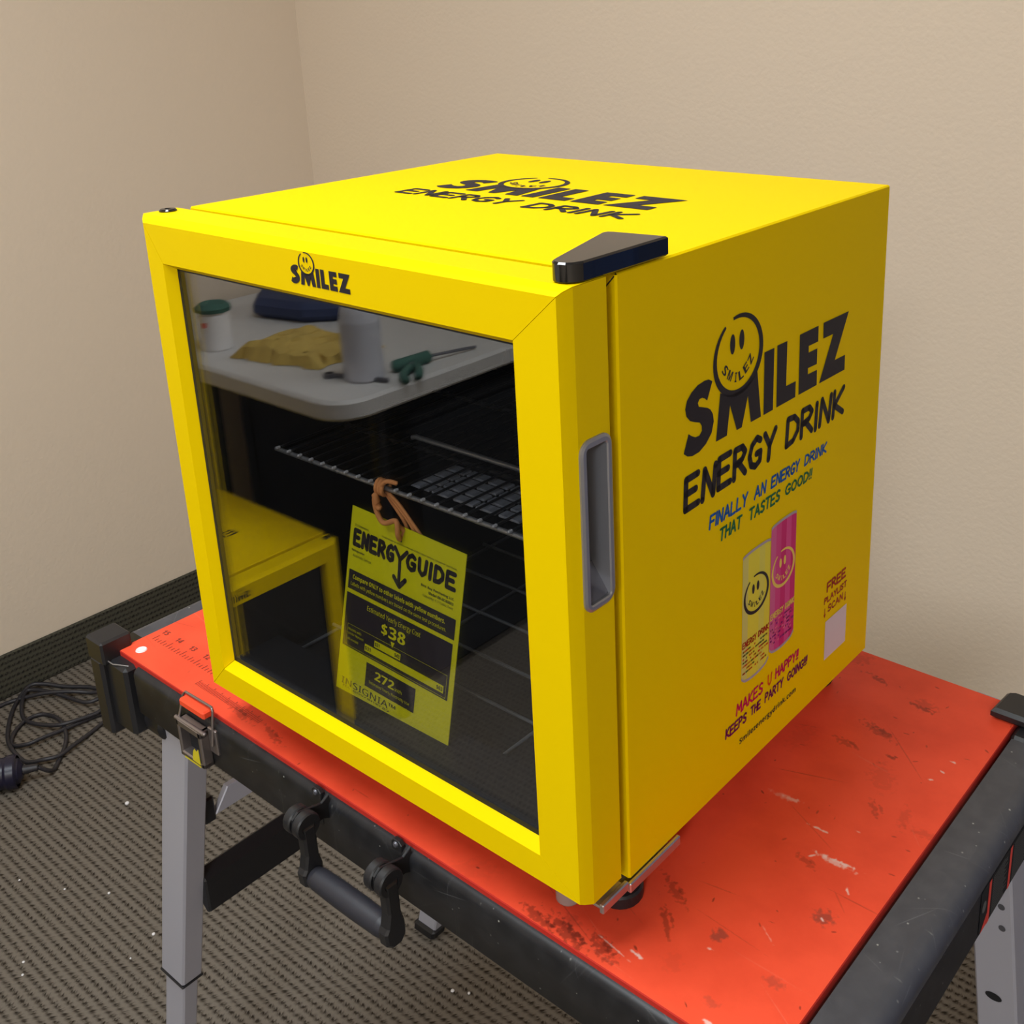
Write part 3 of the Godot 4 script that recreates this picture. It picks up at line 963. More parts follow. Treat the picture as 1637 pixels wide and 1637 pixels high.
	logo(m2, 0.000272, Vector2(0.1982, 0.3966), Transform3D.IDENTITY, zf + 0.0003)
	part("logo_print", m2, mats.ink, door)


func base_part(called: String, parent: Node3D) -> Node3D:
	var o := Node3D.new()
	o.name = called
	parent.add_child(o, true)
	return o


func build_shelves() -> void:
	var o := base("wire_shelf", "grey wire shelf halfway up inside the glass-door fridge", "shelf", Vector3(0.215, 0.214, -0.16))
	var y := 0.2185
	var m := M.new()
	m.tube([Vector3(0.0475, y, -0.02), Vector3(0.3825, y, -0.02)], 0.0019)
	part("front_wire", m, mats.chrome_wire, o)
	for i in 23:
		var x := 0.0535 + i * 0.0147
		m = M.new()
		m.tube([Vector3(x, y + 0.0028, -0.0195), Vector3(x, y + 0.0028, -0.29), Vector3(x, y + 0.016, -0.298)], 0.0011, 6)
		part("wire", m, mats.dark_wire, o)
		m = M.new()
		m.tube([Vector3(x, y + 0.0028, -0.0165), Vector3(x, y + 0.0028, -0.0195)], 0.0014, 8)
		part("wire_tip", m, mats.wire_tip, o)
	for z in [-0.092, -0.2, -0.285]:
		m = M.new()
		m.tube([Vector3(0.0475, y - 0.001, z), Vector3(0.3825, y - 0.001, z)], 0.0022)
		part("cross_wire", m, mats.dark_wire, o)
	m = M.new()
	m.tube([Vector3(0.136, y + 0.006, -0.0935), Vector3(0.140, y + 0.0075, -0.0935), Vector3(0.3825, y + 0.0075, -0.0935)], 0.0022)
	part("insert_bar", m, mats.chrome_wire, o)
	for i in 4:
		for j in 8:       # flat grey slats of the shelf insert
			m = M.new()
			var x := 0.19 + j * 0.0235
			var z := -0.088 + i * 0.0125
			m.box(Vector3(x, y - 0.005, z), Vector3(x + 0.0205, y - 0.003, z + 0.0092), 0.0004)
			part("insert_slat", m, mats.slat, o)
	o = base("wire_rack", "low wire rack on the floor of the glass-door fridge", "shelf", Vector3(0.215, 0.03, -0.16))
	y = 0.0345
	for z in [-0.055, -0.1, -0.15, -0.2, -0.25, -0.29]:
		m = M.new()
		m.tube([Vector3(0.05, y, z), Vector3(0.38, y, z)], 0.0016, 6)
		part("wire", m, mats.grey_wire, o)
	for x in [0.056, 0.14, 0.3, 0.374]:
		m = M.new()
		m.tube([Vector3(x, y - 0.003, -0.005), Vector3(x, y - 0.003, -0.3)], 0.0016, 6)
		part("cross_wire", m, mats.grey_wire, o)


func build_energy_tag() -> void:
	var tl := Vector3(0.1433, 0.1926, -0.02)
	var ux := Vector3(0.1276, -0.0045, 0.0)
	var uy := Vector3(0.0065, -0.1445, 0.04)
	var w := ux.length()
	var h := uy.length()
	var t := Transform3D(ux / w, -uy / h, (ux / w).cross(-uy / h).normalized(), tl)    # x to the right, y up; the sheet fills y -h..0
	var o := base("energy_label", "yellow energy label hanging on brown string inside the fridge", "label", tl + uy + ux / 2.0)
	var m := M.new()
	m.prism(PackedVector2Array([Vector2(0, -h), Vector2(w, -h), Vector2(w, 0), Vector2(0, 0)]), t, -0.0006, 0.0)
	part("card", m, mats.tag_yellow, o)
	var ink := M.new()
	var z := 0.0003
	var Y := func(b: float) -> float: return -b * h
	var X := func(a: float) -> float: return a * w
	pen_text(ink, "ENERG", X.call(0.033), X.call(0.415), Y.call(0.207), 0.098 * h, 0.0036, t, z, 0.0, 0.0, 0.42)
	pen_text(ink, "GUIDE", X.call(0.515), X.call(0.945), Y.call(0.207), 0.098 * h, 0.0036, t, z, 0.0, 0.0, 0.42)
	ink.stroke([Vector2(X.call(0.415), Y.call(0.118)), Vector2(X.call(0.464), Y.call(0.165)), Vector2(X.call(0.472), Y.call(0.285))], 0.0034, t, z)
	ink.stroke([Vector2(X.call(0.52), Y.call(0.118)), Vector2(X.call(0.466), Y.call(0.168))], 0.0034, t, z)
	ink.stroke([Vector2(X.call(0.425), Y.call(0.268)), Vector2(X.call(0.479), Y.call(0.306)), Vector2(X.call(0.525), Y.call(0.262))], 0.0038, t, z)
	type_text(ink, "U.S. Government", false, X.call(0.041), X.call(0.168), Y.call(0.1), 0.013 * h, t, z)
	type_text(ink, "Federal law prohibits removal of this label before consumer purchase.", false, X.call(0.293), X.call(0.94), Y.call(0.1), 0.013 * h, t, z)
	type_text(ink, "Refrigerator", true, X.call(0.033), X.call(0.15), Y.call(0.238), 0.016 * h, t, z)
	type_text(ink, "Automatic Defrost", false, X.call(0.046), X.call(0.217), Y.call(0.262), 0.015 * h, t, z)
	type_text(ink, "Best Buy Purchasing LLC", true, X.call(0.661), X.call(0.935), Y.call(0.252), 0.017 * h, t, z)
	type_text(ink, "Model BB-BC46BK3", true, X.call(0.73), X.call(0.935), Y.call(0.274), 0.015 * h, t, z)
	type_text(ink, "Capacity: 1.7 Cubic Feet", false, X.call(0.684), X.call(0.936), Y.call(0.299), 0.017 * h, t, z)
	ink.rect(X.call(0.026), Y.call(0.437), X.call(0.968), Y.call(0.334), t, z)
	ink.rect(X.call(0.024), Y.call(0.745), X.call(0.962), Y.call(0.458), t, z)
	ink.rect(X.call(0.26), Y.call(0.897), X.call(0.70), Y.call(0.771), t, z)
	var r := RandomNumberGenerator.new()
	r.seed = 12
	type_text(ink, "INSIGNIA\u2122", false, X.call(0.047), X.call(0.545), Y.call(0.948), 0.034 * h, t, z)
	type_text(ink, "ftc.gov/energy", false, X.call(0.06), X.call(0.5), Y.call(0.965), 0.014 * h, t, z)
	part("dark_print", ink, mats.ink, o)
	var yel := M.new()
	z = 0.0006
	type_text(yel, "Compare ONLY to other labels with yellow numbers.", true, X.call(0.068), X.call(0.885), Y.call(0.385), 0.032 * h, t, z)
	type_text(yel, "Labels with yellow numbers are based on the same test procedures.", false, X.call(0.054), X.call(0.9), Y.call(0.42), 0.026 * h, t, z)
	type_text(yel, "Estimated Yearly Energy Cost", false, X.call(0.223), X.call(0.698), Y.call(0.514), 0.036 * h, t, z)
	type_text(yel, "$", true, X.call(0.365), X.call(0.418), Y.call(0.59), 0.062 * h, t, z)
	type_text(yel, "38", true, X.call(0.43), X.call(0.578), Y.call(0.588), 0.062 * h, t, z)
	yel.flat(PackedVector2Array([Vector2(X.call(0.455), Y.call(0.60)), Vector2(X.call(0.49), Y.call(0.60)), Vector2(X.call(0.472), Y.call(0.63))]), t, z)
	yel.rect(X.call(0.315), Y.call(0.672), X.call(0.55), Y.call(0.638), t, z)
	yel.rect(X.call(0.232), Y.call(0.718), X.call(0.925), Y.call(0.680), t, z)
	for q in [[0.06, 0.62, 0.945, 0.6215], [0.06, 0.735, 0.945, 0.7365], [0.06, 0.62, 0.062, 0.7365], [0.943, 0.62, 0.945, 0.7365]]:
		yel.rect(X.call(q[0]), Y.call(q[3]), X.call(q[2]), Y.call(q[1]), t, z)
	type_text(yel, "Models with", false, X.call(0.07), X.call(0.19), Y.call(0.652), 0.014 * h, t, z)
	type_text(yel, "similar features", false, X.call(0.07), X.call(0.215), Y.call(0.675), 0.014 * h, t, z)
	type_text(yel, "All models", false, X.call(0.07), X.call(0.17), Y.call(0.705), 0.014 * h, t, z)
	type_text(yel, "272", true, X.call(0.345), X.call(0.52), Y.call(0.838), 0.045 * h, t, z)
	type_text(yel, "kWh", false, X.call(0.53), X.call(0.59), Y.call(0.838), 0.018 * h, t, z)
	type_text(yel, "Estimated Yearly Electricity Use", false, X.call(0.30), X.call(0.66), Y.call(0.876), 0.02 * h, t, z)
	part("yellow_print", yel, mats.tag_yellow, o)
	var ink2 := M.new()
	z = 0.0009
	for q in [["$31", 0.322, 0.365, 0.666], ["$43", 0.5, 0.545, 0.666], ["$31", 0.238, 0.29, 0.71], ["$63", 0.87, 0.92, 0.71]]:
		type_text(ink2, q[0], true, X.call(q[1]), X.call(q[2]), Y.call(q[3]), 0.022 * h, t, z)
	part("bar_figures_print", ink2, mats.ink, o)
	m = M.new()
	m.flat(PackedVector2Array([Vector2(X.call(0.437), Y.call(0.055)), Vector2(X.call(0.467), Y.call(0.055)), Vector2(X.call(0.467), Y.call(0.08)), Vector2(X.call(0.437), Y.call(0.08))]), t, 0.0003)
	part("punched_hole", m, mats.ink, o)
	# the string: a knot round the shelf wire, a wrapped strand down to the hole, two long loops and loose ends
	var k := Vector3(0.1825, 0.2185, -0.0165)
	var hole := t * Vector3(w * 0.452, -h * 0.066, 0.001)
	m = M.new()
	for j in 3:
		var ring := []
		for i in 12:
			var a := TAU * i / 12.0
			ring.append(Vector3(k.x + (j - 1) * 0.0034 + sin(a) * 0.0012, k.y + cos(a) * 0.0052, -0.02 + sin(a) * 0.0052))
		m.tube(ring, 0.0019, 6, true)
	m.tube([k + Vector3(-0.002, -0.004, 0.003), k + Vector3(0.001, -0.009, 0.004), k + Vector3(-0.003, -0.012, 0.002), k + Vector3(0.002, -0.015, 0.003)], 0.0027, 6)
	m.tube(curve([k + Vector3(0.003, 0.003, 0.001), k + Vector3(0.010, 0.0085, 0.0), k + Vector3(0.019, 0.0085, -0.002)], 5), 0.0018, 7)
	part("knot", m, mats.twine, o)
	m = M.new()
	m.tube(curve([k + Vector3(-0.003, -0.008, 0.003), k + Vector3(-0.002, -0.018, 0.003), k + Vector3(0.004, -0.027, 0.002), hole + Vector3(0.0, 0.016, 0.002), hole + Vector3(0.002, 0.006, 0.003), hole], 5), 0.0021, 8)
	m.tube([hole + Vector3(0.001, 0.012, 0.001), hole + Vector3(0.002, 0.006, -0.004), hole + Vector3(0, 0, -0.002)], 0.002, 6)
	for q in [[0.004, 0.016, 0.021, -0.043], [0.009, 0.023, 0.03, -0.041], [0.013, 0.027, 0.037, -0.037]]:
		m.tube(curve([k + Vector3(q[0] * 0.5, -0.004, -0.004), k + Vector3(q[0], -0.012, -0.007), k + Vector3(q[1], -0.028, -0.009), k + Vector3(q[2], q[3], -0.009)], 5), 0.0015, 7)
	part("string", m, mats.twine, o)


func build_workbench() -> void:
	var o := base("folding_workbench", "folding workbench with a worn orange board, grey legs and a black carry handle", "workbench", Vector3(0.19, FLOOR, -0.17))
	# the board: printed and worn top sheet with a dark red edge
	var fl := Vector3(-0.179, BOARD, 0.0395)
	var fr := Vector3(0.5635, BOARD, 0.0470)
	var bl := Vector3(-0.179, BOARD, -0.3935)
	var br := Vector3(0.5635, BOARD, -0.3935)
	var m := M.new()
	m.quad_uv(bl + Vector3(0.0006, 0, 0.0006), br + Vector3(-0.0006, 0, 0.0006), fr + Vector3(-0.0006, 0, -0.0006), fl + Vector3(0.0006, 0, -0.0006), Vector3.UP)
	var board := part("board", m, mats.orange, o, "worn orange board")
	m = M.new()
	var dn := Vector3(0, -0.0155, 0)
	var lip := Vector3(0, -0.0008, 0)
	var ed := [fl, fr, br, bl]
	for i in 4:
		var a: Vector3 = ed[i]
		var b: Vector3 = ed[(i + 1) % 4]
		var cen := (fl + br) / 2.0
		var ia := a + (cen - a).sign() * Vector3(0.0006, 0, 0.0006)
		var ib := b + (cen - b).sign() * Vector3(0.0006, 0, 0.0006)
		m.quad(ia, ib, b + lip, a + lip, (a + b) / 2.0 - cen + Vector3.UP * 0.3)
		m.quad(a + lip, b + lip, b + dn, a + dn, (a + b) / 2.0 - cen)
	m.quad(fl + dn, fr + dn, br + dn, bl + dn, Vector3.DOWN)
	part("board_edge", m, mats.orange_edge, board)
	# printed ruler and angle scale at the left end of the board
	var flat_board := Transform3D(Vector3.RIGHT, Vector3(0, 0, -1), Vector3.UP, Vector3(0, BOARD, 0))
	m = M.new()
	for i in 24:
		var l := 0.0085 if i % 5 == 0 else 0.0065 if i % 5 == 3 else 0.0045
		var x := -0.168 + i * 0.0049
		m.rect(x, -0.0085, x + 0.0008, -0.0085 + l, flat_board, 0.0003)
	var ink := mat("ruler_ink", lin(0.2, 0.03, 0.018), 0.5)
	part("ruler_print", m, ink, board)
	m = M.new()
	for i in 44:
		var x := -0.062 + i * 0.0023
		m.rect(x, -0.027, x + 0.0006, -0.021 + (0.002 if i % 5 == 0 else 0.0), flat_board, 0.0003)
	part("scale_print", m, ink, board)
	for i in 4:
		m = M.new()
		type_text(m, ["15", "14", "13", "12"][i], true, -0.1712 + 0.0245 * i, -0.1622 + 0.0245 * i, 0.0035, 0.0062, flat_board, 0.0003)
		part("number_print", m, ink, board)
	m = M.new()
	m.lathe([Vector2(0.0056, 0), Vector2(0.005, 0.0009), Vector2(0.003, 0.0004), Vector2(0, 0.0004)], Transform3D(Basis.IDENTITY, Vector3(-0.158, BOARD, 0.0258)), 18)
	part("rivet", m, mats.white, board, "white rivet")
	# front apron with a rounded upper edge
	var ap := Transform3D(Vector3(0, 0, 1), Vector3(0, 1, 0), Vector3(1, 0, 0.0092).normalized(), Vector3(-0.1395, 0, 0.0425))
	var sec := PackedVector2Array([Vector2(-0.012, -0.0345), Vector2(-0.0035, -0.0345)])
	for i in 6:
		var w := PI / 2.0 - PI / 2.0 * i / 5.0
		sec.append(Vector2(-0.0035 + cos(w) * 0.0075, -0.042 + sin(w) * 0.0075))
	sec.append_array(PackedVector2Array([Vector2(0.004, -0.0825), Vector2(0.002, -0.0845), Vector2(-0.012, -0.0845)]))
	m = M.new()
	m.prism(sec, ap, 0.0, 0.738, 0.0, true)
	part("apron", m, mats.steel, o)
	# side rails and their aprons
	var rl := PackedVector2Array([Vector2(0.567, -0.0325), Vector2(0.592, -0.0325)])
	for i in 6:
		var w := PI / 2.0 - PI / 2.0 * i / 5.0
		rl.append(Vector2(0.592 + cos(w) * 0.013, -0.0455 + sin(w) * 0.013))
	rl.append_array(PackedVector2Array([Vector2(0.605, -0.0490), Vector2(0.601, -0.0490), Vector2(0.601, -0.046), Vector2(0.567, -0.0365)]))
	m = M.new()
	m.prism(rl, Transform3D(Vector3.RIGHT, Vector3.UP, Vector3.BACK, Vector3.ZERO), -0.349, 0.049, 0.0, true)
	part("side_rail", m, mats.rail_steel, o)
	var ll := PackedVector2Array()
	for p in rl:
		ll.append(Vector2(0.3875 - p.x, p.y + 0.001))
	m = M.new()
	m.prism(ll, Transform3D(Vector3.RIGHT, Vector3.UP, Vector3.BACK, Vector3(0.0085, 0, 0)), -0.389, 0.012, 0.0, true)
	part("side_rail", m, mats.rail_steel, o)
	m = M.new()
	m.box(Vector3(0.600, -0.0905, -0.348), Vector3(0.605, -0.0488, 0.048), 0.0008)
	part("side_apron", m, mats.steel, o)
	m = M.new()
	m.box(Vector3(-0.209, -0.0895, -0.388), Vector3(-0.204, -0.0478, 0.011), 0.0008)
	part("side_apron", m, mats.steel, o)
	m = M.new()
	m.box(Vector3(-0.17, -0.085, -0.392), Vector3(0.555, -0.0465, -0.38), 0.003)
	part("rear_apron", m, mats.steel, o)
	# warning label on the right rail
	var lt := Transform3D(Vector3(0, 0, -1), Vector3(0, 1, 0), Vector3(1, 0, 0), Vector3(0.605, 0, 0))
	m = M.new()
	m.rect(0.185, -0.0885, 0.335, -0.049, lt, 0.0004)
	var plate := part("warning_label", m, mats.black_matte, o, "black warning label")
	m = M.new()
	m.rect(0.1995, -0.0885, 0.2045, -0.05, lt, 0.0007)
	m.flat(PackedVector2Array([Vector2(0.1875, -0.0878), Vector2(0.2000, -0.0878), Vector2(0.2000, -0.0765)]), lt, 0.0007)
	part("red_print", m, mats.red_print, plate)
	m = M.new()
	m.rect(0.2425, -0.0885, 0.2475, -0.05, lt, 0.0007)
	part("red_print", m, mats.red_print, plate)
	m = M.new()
	for i in 19:
		for c in [[0.208, 0.239], [0.251, 0.285], [0.289, 0.33]]:
			m.rect(c[0], -0.0515 - i * 0.0019, c[1] - rng.randf_range(0.0, 0.008), -0.0523 - i * 0.0019, lt, 0.0007)
	var e := PackedVector2Array()
	for i in 14:
		e.append(Vector2(0.192 + cos(TAU * i / 14.0) * 0.004, -0.0665 + sin(TAU * i / 14.0) * 0.005))
	m.flat(e, lt, 0.0007)
	part("grey_print", m, mats.grey_print, plate)
	# clamp jaws at the rear right and front left corners
	m = M.new()
	m.prism(pts("543.4,362.3 546,395 552,399 640,399 640,362.3"), Transform3D(Vector3.RIGHT, Vector3(0, 0, -1), Vector3.UP, Vector3.ZERO), -0.0298, -0.0195, 0.003)
	m.box(Vector3(0.5655, -0.085, -0.398), Vector3(0.632, -0.03, -0.3485), 0.003)
	part("clamp_jaw", m, mats.black, o)
	m = M.new()
	m.box(Vector3(-0.2055, -0.04, 0.0255), Vector3(-0.1745, -0.0145, 0.0575), 0.0022)
	m.box(Vector3(-0.203, -0.122, 0.028), Vector3(-0.1805, -0.036, 0.058), 0.003)
	m.box(Vector3(-0.1845, -0.112, 0.0275), Vector3(-0.146, -0.0355, 0.052), 0.0035)
	part("clamp_jaw", m, mats.black, o)
	m = M.new()
	m.lathe([Vector2(0, -0.02), Vector2(0.016, -0.02), Vector2(0.019, -0.016), Vector2(0.019, 0.016), Vector2(0.016, 0.02), Vector2(0, 0.02)], Transform3D(Basis(Vector3.FORWARD, PI / 2), Vector3(-0.138, -0.1, 0.022)), 20)
	part("clamp_knob", m, mats.black, o)
	m = M.new()
	m.tube([Vector3(-0.178, -0.0355, 0.0525), Vector3(-0.165, -0.0350, 0.0528), Vector3(-0.150, -0.0355, 0.0450)], 0.0007, 5)
	part("wire_edge", m, mats.aluminium, o)
	# toggle latch on the apron
	m = M.new()
	m.box(Vector3(-0.0440, -0.0305, 0.0440), Vector3(-0.0045, -0.0225, 0.0540), 0.0016)
	var latch := base_part("latch", o)
	part("hook", m, mats.orange_plastic, latch, "orange hook")
	m = M.new()
	m.tube([Vector3(-0.0485, -0.046, 0.054), Vector3(-0.0475, -0.024, 0.047), Vector3(-0.0445, -0.0205, 0.046), Vector3(-0.0025, -0.0195, 0.046), Vector3(0.0005, -0.022, 0.047), Vector3(0.0005, -0.0555, 0.052)], 0.0013, 6)
	part("bail", m, mats.latch_metal, latch)
	m = M.new()
	var f := Transform3D(Vector3.RIGHT, Vector3.UP, Vector3.BACK, Vector3.ZERO)
	for q in [[-0.0475, -0.0435, -0.082, -0.043], [-0.0135, -0.0085, -0.082, -0.043], [-0.0475, -0.0085, -0.0505, -0.043], [-0.0475, -0.0085, -0.0825, -0.0765]]:
		m.box(Vector3(q[0], q[2], 0.0475), Vector3(q[1], q[3], 0.0580), 0.0012)
	m.box(Vector3(-0.0085, -0.066, 0.0470), Vector3(0.0045, -0.040, 0.0500), 0.0008)
	m.tube([Vector3(-0.051, -0.0445, 0.0555), Vector3(-0.004, -0.0435, 0.0555)], 0.0022, 8)
	part("lever", m, mats.latch_metal, latch)
	m = M.new()
	m.rect(-0.0435, -0.0765, -0.0135, -0.0505, f, 0.0490)
	part("lever_back", m, mats.black_matte, latch)
	m = M.new()
	m.flat(pts("-24,-68 -21,-64 -18,-66 -14.5,-62 -14,-79 -20,-79 -27,-78.5 -26,-74"), f, 0.0583)
	m.rect(-0.0405, -0.0820, -0.0140, -0.0800, f, 0.0583)
	part("sticker_scrap", m, mats.yellow_sticker, latch, "torn yellow sticker")
	# carry handle hanging on the apron
	var grip := base_part("carry_handle", o)
	for x in [0.163, 0.260]:
		m = M.new()
		m.prism(pts("-9,13 -6,16 0,16 3,13 3,-16 1,-19 -7,-19 -9,-16"), Transform3D(Vector3.RIGHT, Vector3.UP, Vector3.BACK, Vector3(x - 0.0115, -0.046, 0.0475)), -0.002, 0.0022, 0.0006)
		m.prism(pts("0,15 8,11 30,17 36,13 36,2 30,-4 8,-4 0,-8"), Transform3D(Vector3(0, 0, 1), Vector3.UP, Vector3.RIGHT, Vector3(x - 0.0015, -0.0455, 0.047)), -0.0012, 0.0012, 0.0004)
		part("bracket", m, mats.black, grip)
		for y in [-0.034, -0.055]:
			m = M.new()
			m.lathe([Vector2(0.0026, 0), Vector2(0.002, 0.0014), Vector2(0, 0.0018)], Transform3D(Basis(Vector3.RIGHT, PI / 2), Vector3(x - 0.0148, y, 0.0497)), 10)
			part("screw", m, mats.silver_dark, grip)
		m = M.new()
		var turn := Basis(Vector3.FORWARD, PI / 2)
		for d in [-0.0072, 0.0042]:
			m.lathe([Vector2(0, -0.0042), Vector2(0.0103, -0.0042), Vector2(0.0113, -0.003), Vector2(0.0113, 0.003), Vector2(0.0103, 0.0042), Vector2(0.0065, 0.0042), Vector2(0.0065, 0.003), Vector2(0, 0.003)], Transform3D(turn, Vector3(x + d, -0.0395, 0.0745)), 20)
		part("pivot", m, mats.black, grip)
		m = M.new()
		m.prism(pts("-6,0 6,0 5.5,-26 8,-37 10.5,-41 9.5,-52 4,-57 -4,-57 -9,-51 -9,-40 -6.5,-30"), Transform3D(Vector3(0, 0, 1), Vector3(0, 1, 0), Vector3(1, 0, 0), Vector3(x + 0.0035, -0.0395, 0.0745)), -0.0052, 0.0052, 0.0018)
		part("arm", m, mats.black, grip)
	m = M.new()
	var rb := Transform3D(Basis(Vector3.FORWARD, PI / 2), Vector3(0.2145, -0.0865, 0.0750))
	m.lathe([Vector2(0.0055, -0.046), Vector2(0.0078, -0.0445), Vector2(0.0092, -0.038), Vector2(0.0098, -0.01), Vector2(0.0098, 0.01), Vector2(0.0092, 0.038), Vector2(0.0078, 0.0445), Vector2(0.0055, 0.046)], rb, 24)
	part("grip", m, mat("rubber", lin(0.02, 0.02, 0.027), 0.5), grip)
	# legs: splayed sleeves, inner tubes that slide out of them, rubber feet
	for q in [[-0.0537, 0.273, 0.010, 0.035, -0.468, false], [-0.0537, 0.273, -0.425, -0.400, -0.468, true], [0.4937, -0.20, 0.012, 0.037, -0.468, true], [0.4986, -0.12, -0.437, -0.400, -0.52, true]]:
		var sh := Transform3D(Vector3(1, 0, 0), Vector3(q[1], 1, 0), Vector3(0, 0, 1), Vector3.ZERO)
		var xr: float = q[0]
		var leg := base_part("leg", o)
		m = M.new()
		m.box(Vector3(xr - (0.045 if xr < 0.1 else 0.0), q[4], q[2]), Vector3(xr + (0.0 if xr < 0.1 else 0.040), -0.058, q[3]), 0.0022, sh)
		part("sleeve", m, mats.leg_grey, leg)
		m = M.new()
		m.box(Vector3(xr - (0.046 if xr < 0.1 else 0.001), q[4] - 0.003, q[2] - 0.001), Vector3(xr + (0.001 if xr < 0.1 else 0.041), q[4] + 0.0006, q[3] + 0.001), 0.001, sh)
		part("collar", m, mats.black, leg)
		m = M.new()
		m.box(Vector3(xr - (0.041 if xr < 0.1 else -0.003), FLOOR + 0.012, q[2] + 0.003), Vector3(xr - (0.003 if xr < 0.1 else -0.037), q[4] + 0.05, q[3] - 0.003), 0.002, sh)
		part("inner_tube", m, mats.leg_grey, leg)
		m = M.new()
		m.box(Vector3(xr - (0.045 if xr < 0.1 else 0.0), FLOOR, q[2] - 0.002), Vector3(xr + (0.0 if xr < 0.1 else 0.04), FLOOR + 0.02, q[3] + 0.002), 0.004, sh)
		part("rubber_foot", m, mats.black, leg)
		if xr > 0.1 and q[2] < -0.1:
			for s in [[0.5601, -0.3606, 0.0082, 0.55], [0.5587, -0.2533, 0.0034, 1.0], [0.5613, -0.2769, 0.0034, 1.0]]:
				m = M.new()
				var poly := PackedVector2Array()
				for i in 14:
					poly.append(Vector2(s[0], s[1]) + Vector2(cos(TAU * i / 14.0) * s[2], sin(TAU * i / 14.0) * s[2] * s[3]))
				m.flat(poly, f, -0.3996)
				part("screw" if s[3] == 1.0 else "hole", m, mats.silver_dark if s[3] == 1.0 else mats.black_matte, leg)
	# brace between the left legs, and the folding strut above it
	m = M.new()
	m.prism(pts("16,-313 16,-353 10,-358 -2,-346 -2,-308 4,-304"), Transform3D(Vector3(1, 0, 0), Vector3(0, 1, 0), Vector3(0, 0, 1), Vector3(-0.152, 0, 0)), -0.402, 0.012, 0.002)
	part("cross_brace", m, mats.black, o)
	m = M.new()
	m.prism(pts("2,-227 20,-202 330,-202 330,-227"), Transform3D(Vector3(0, 0, -1), Vector3(0, 1, 0), Vector3(1, 0, 0), Vector3(-0.122, 0, 0)), -0.004, 0.004, 0.001)
	part("strut", m, mats.leg_grey, o)
	m = M.new()
	m.box(Vector3(-0.135, -0.232, -0.003), Vector3(-0.117, -0.202, 0.0105), 0.002)
	part("strut_bracket", m, mats.black, o)


func curve(p: Array, steps: int) -> Array:
	var r := []
	for i in p.size() - 1:
		var a: Vector3 = p[maxi(i - 1, 0)]
		var b: Vector3 = p[i]
		var c: Vector3 = p[i + 1]
		var d: Vector3 = p[mini(i + 2, p.size() - 1)]
		for s in steps:
			r.append(b.cubic_interpolate(c, a, d, s / float(steps)))
	r.append(p[-1])
	return r


func on_floor(s: String, y: float) -> Array:
	var r := []
	for p in s.split(" "):
		var q: PackedStringArray = p.split(",")
		r.append(Vector3(float(q[0]), y + (float(q[2]) if q.size() > 2 else 0.0), float(q[1])))
	return r


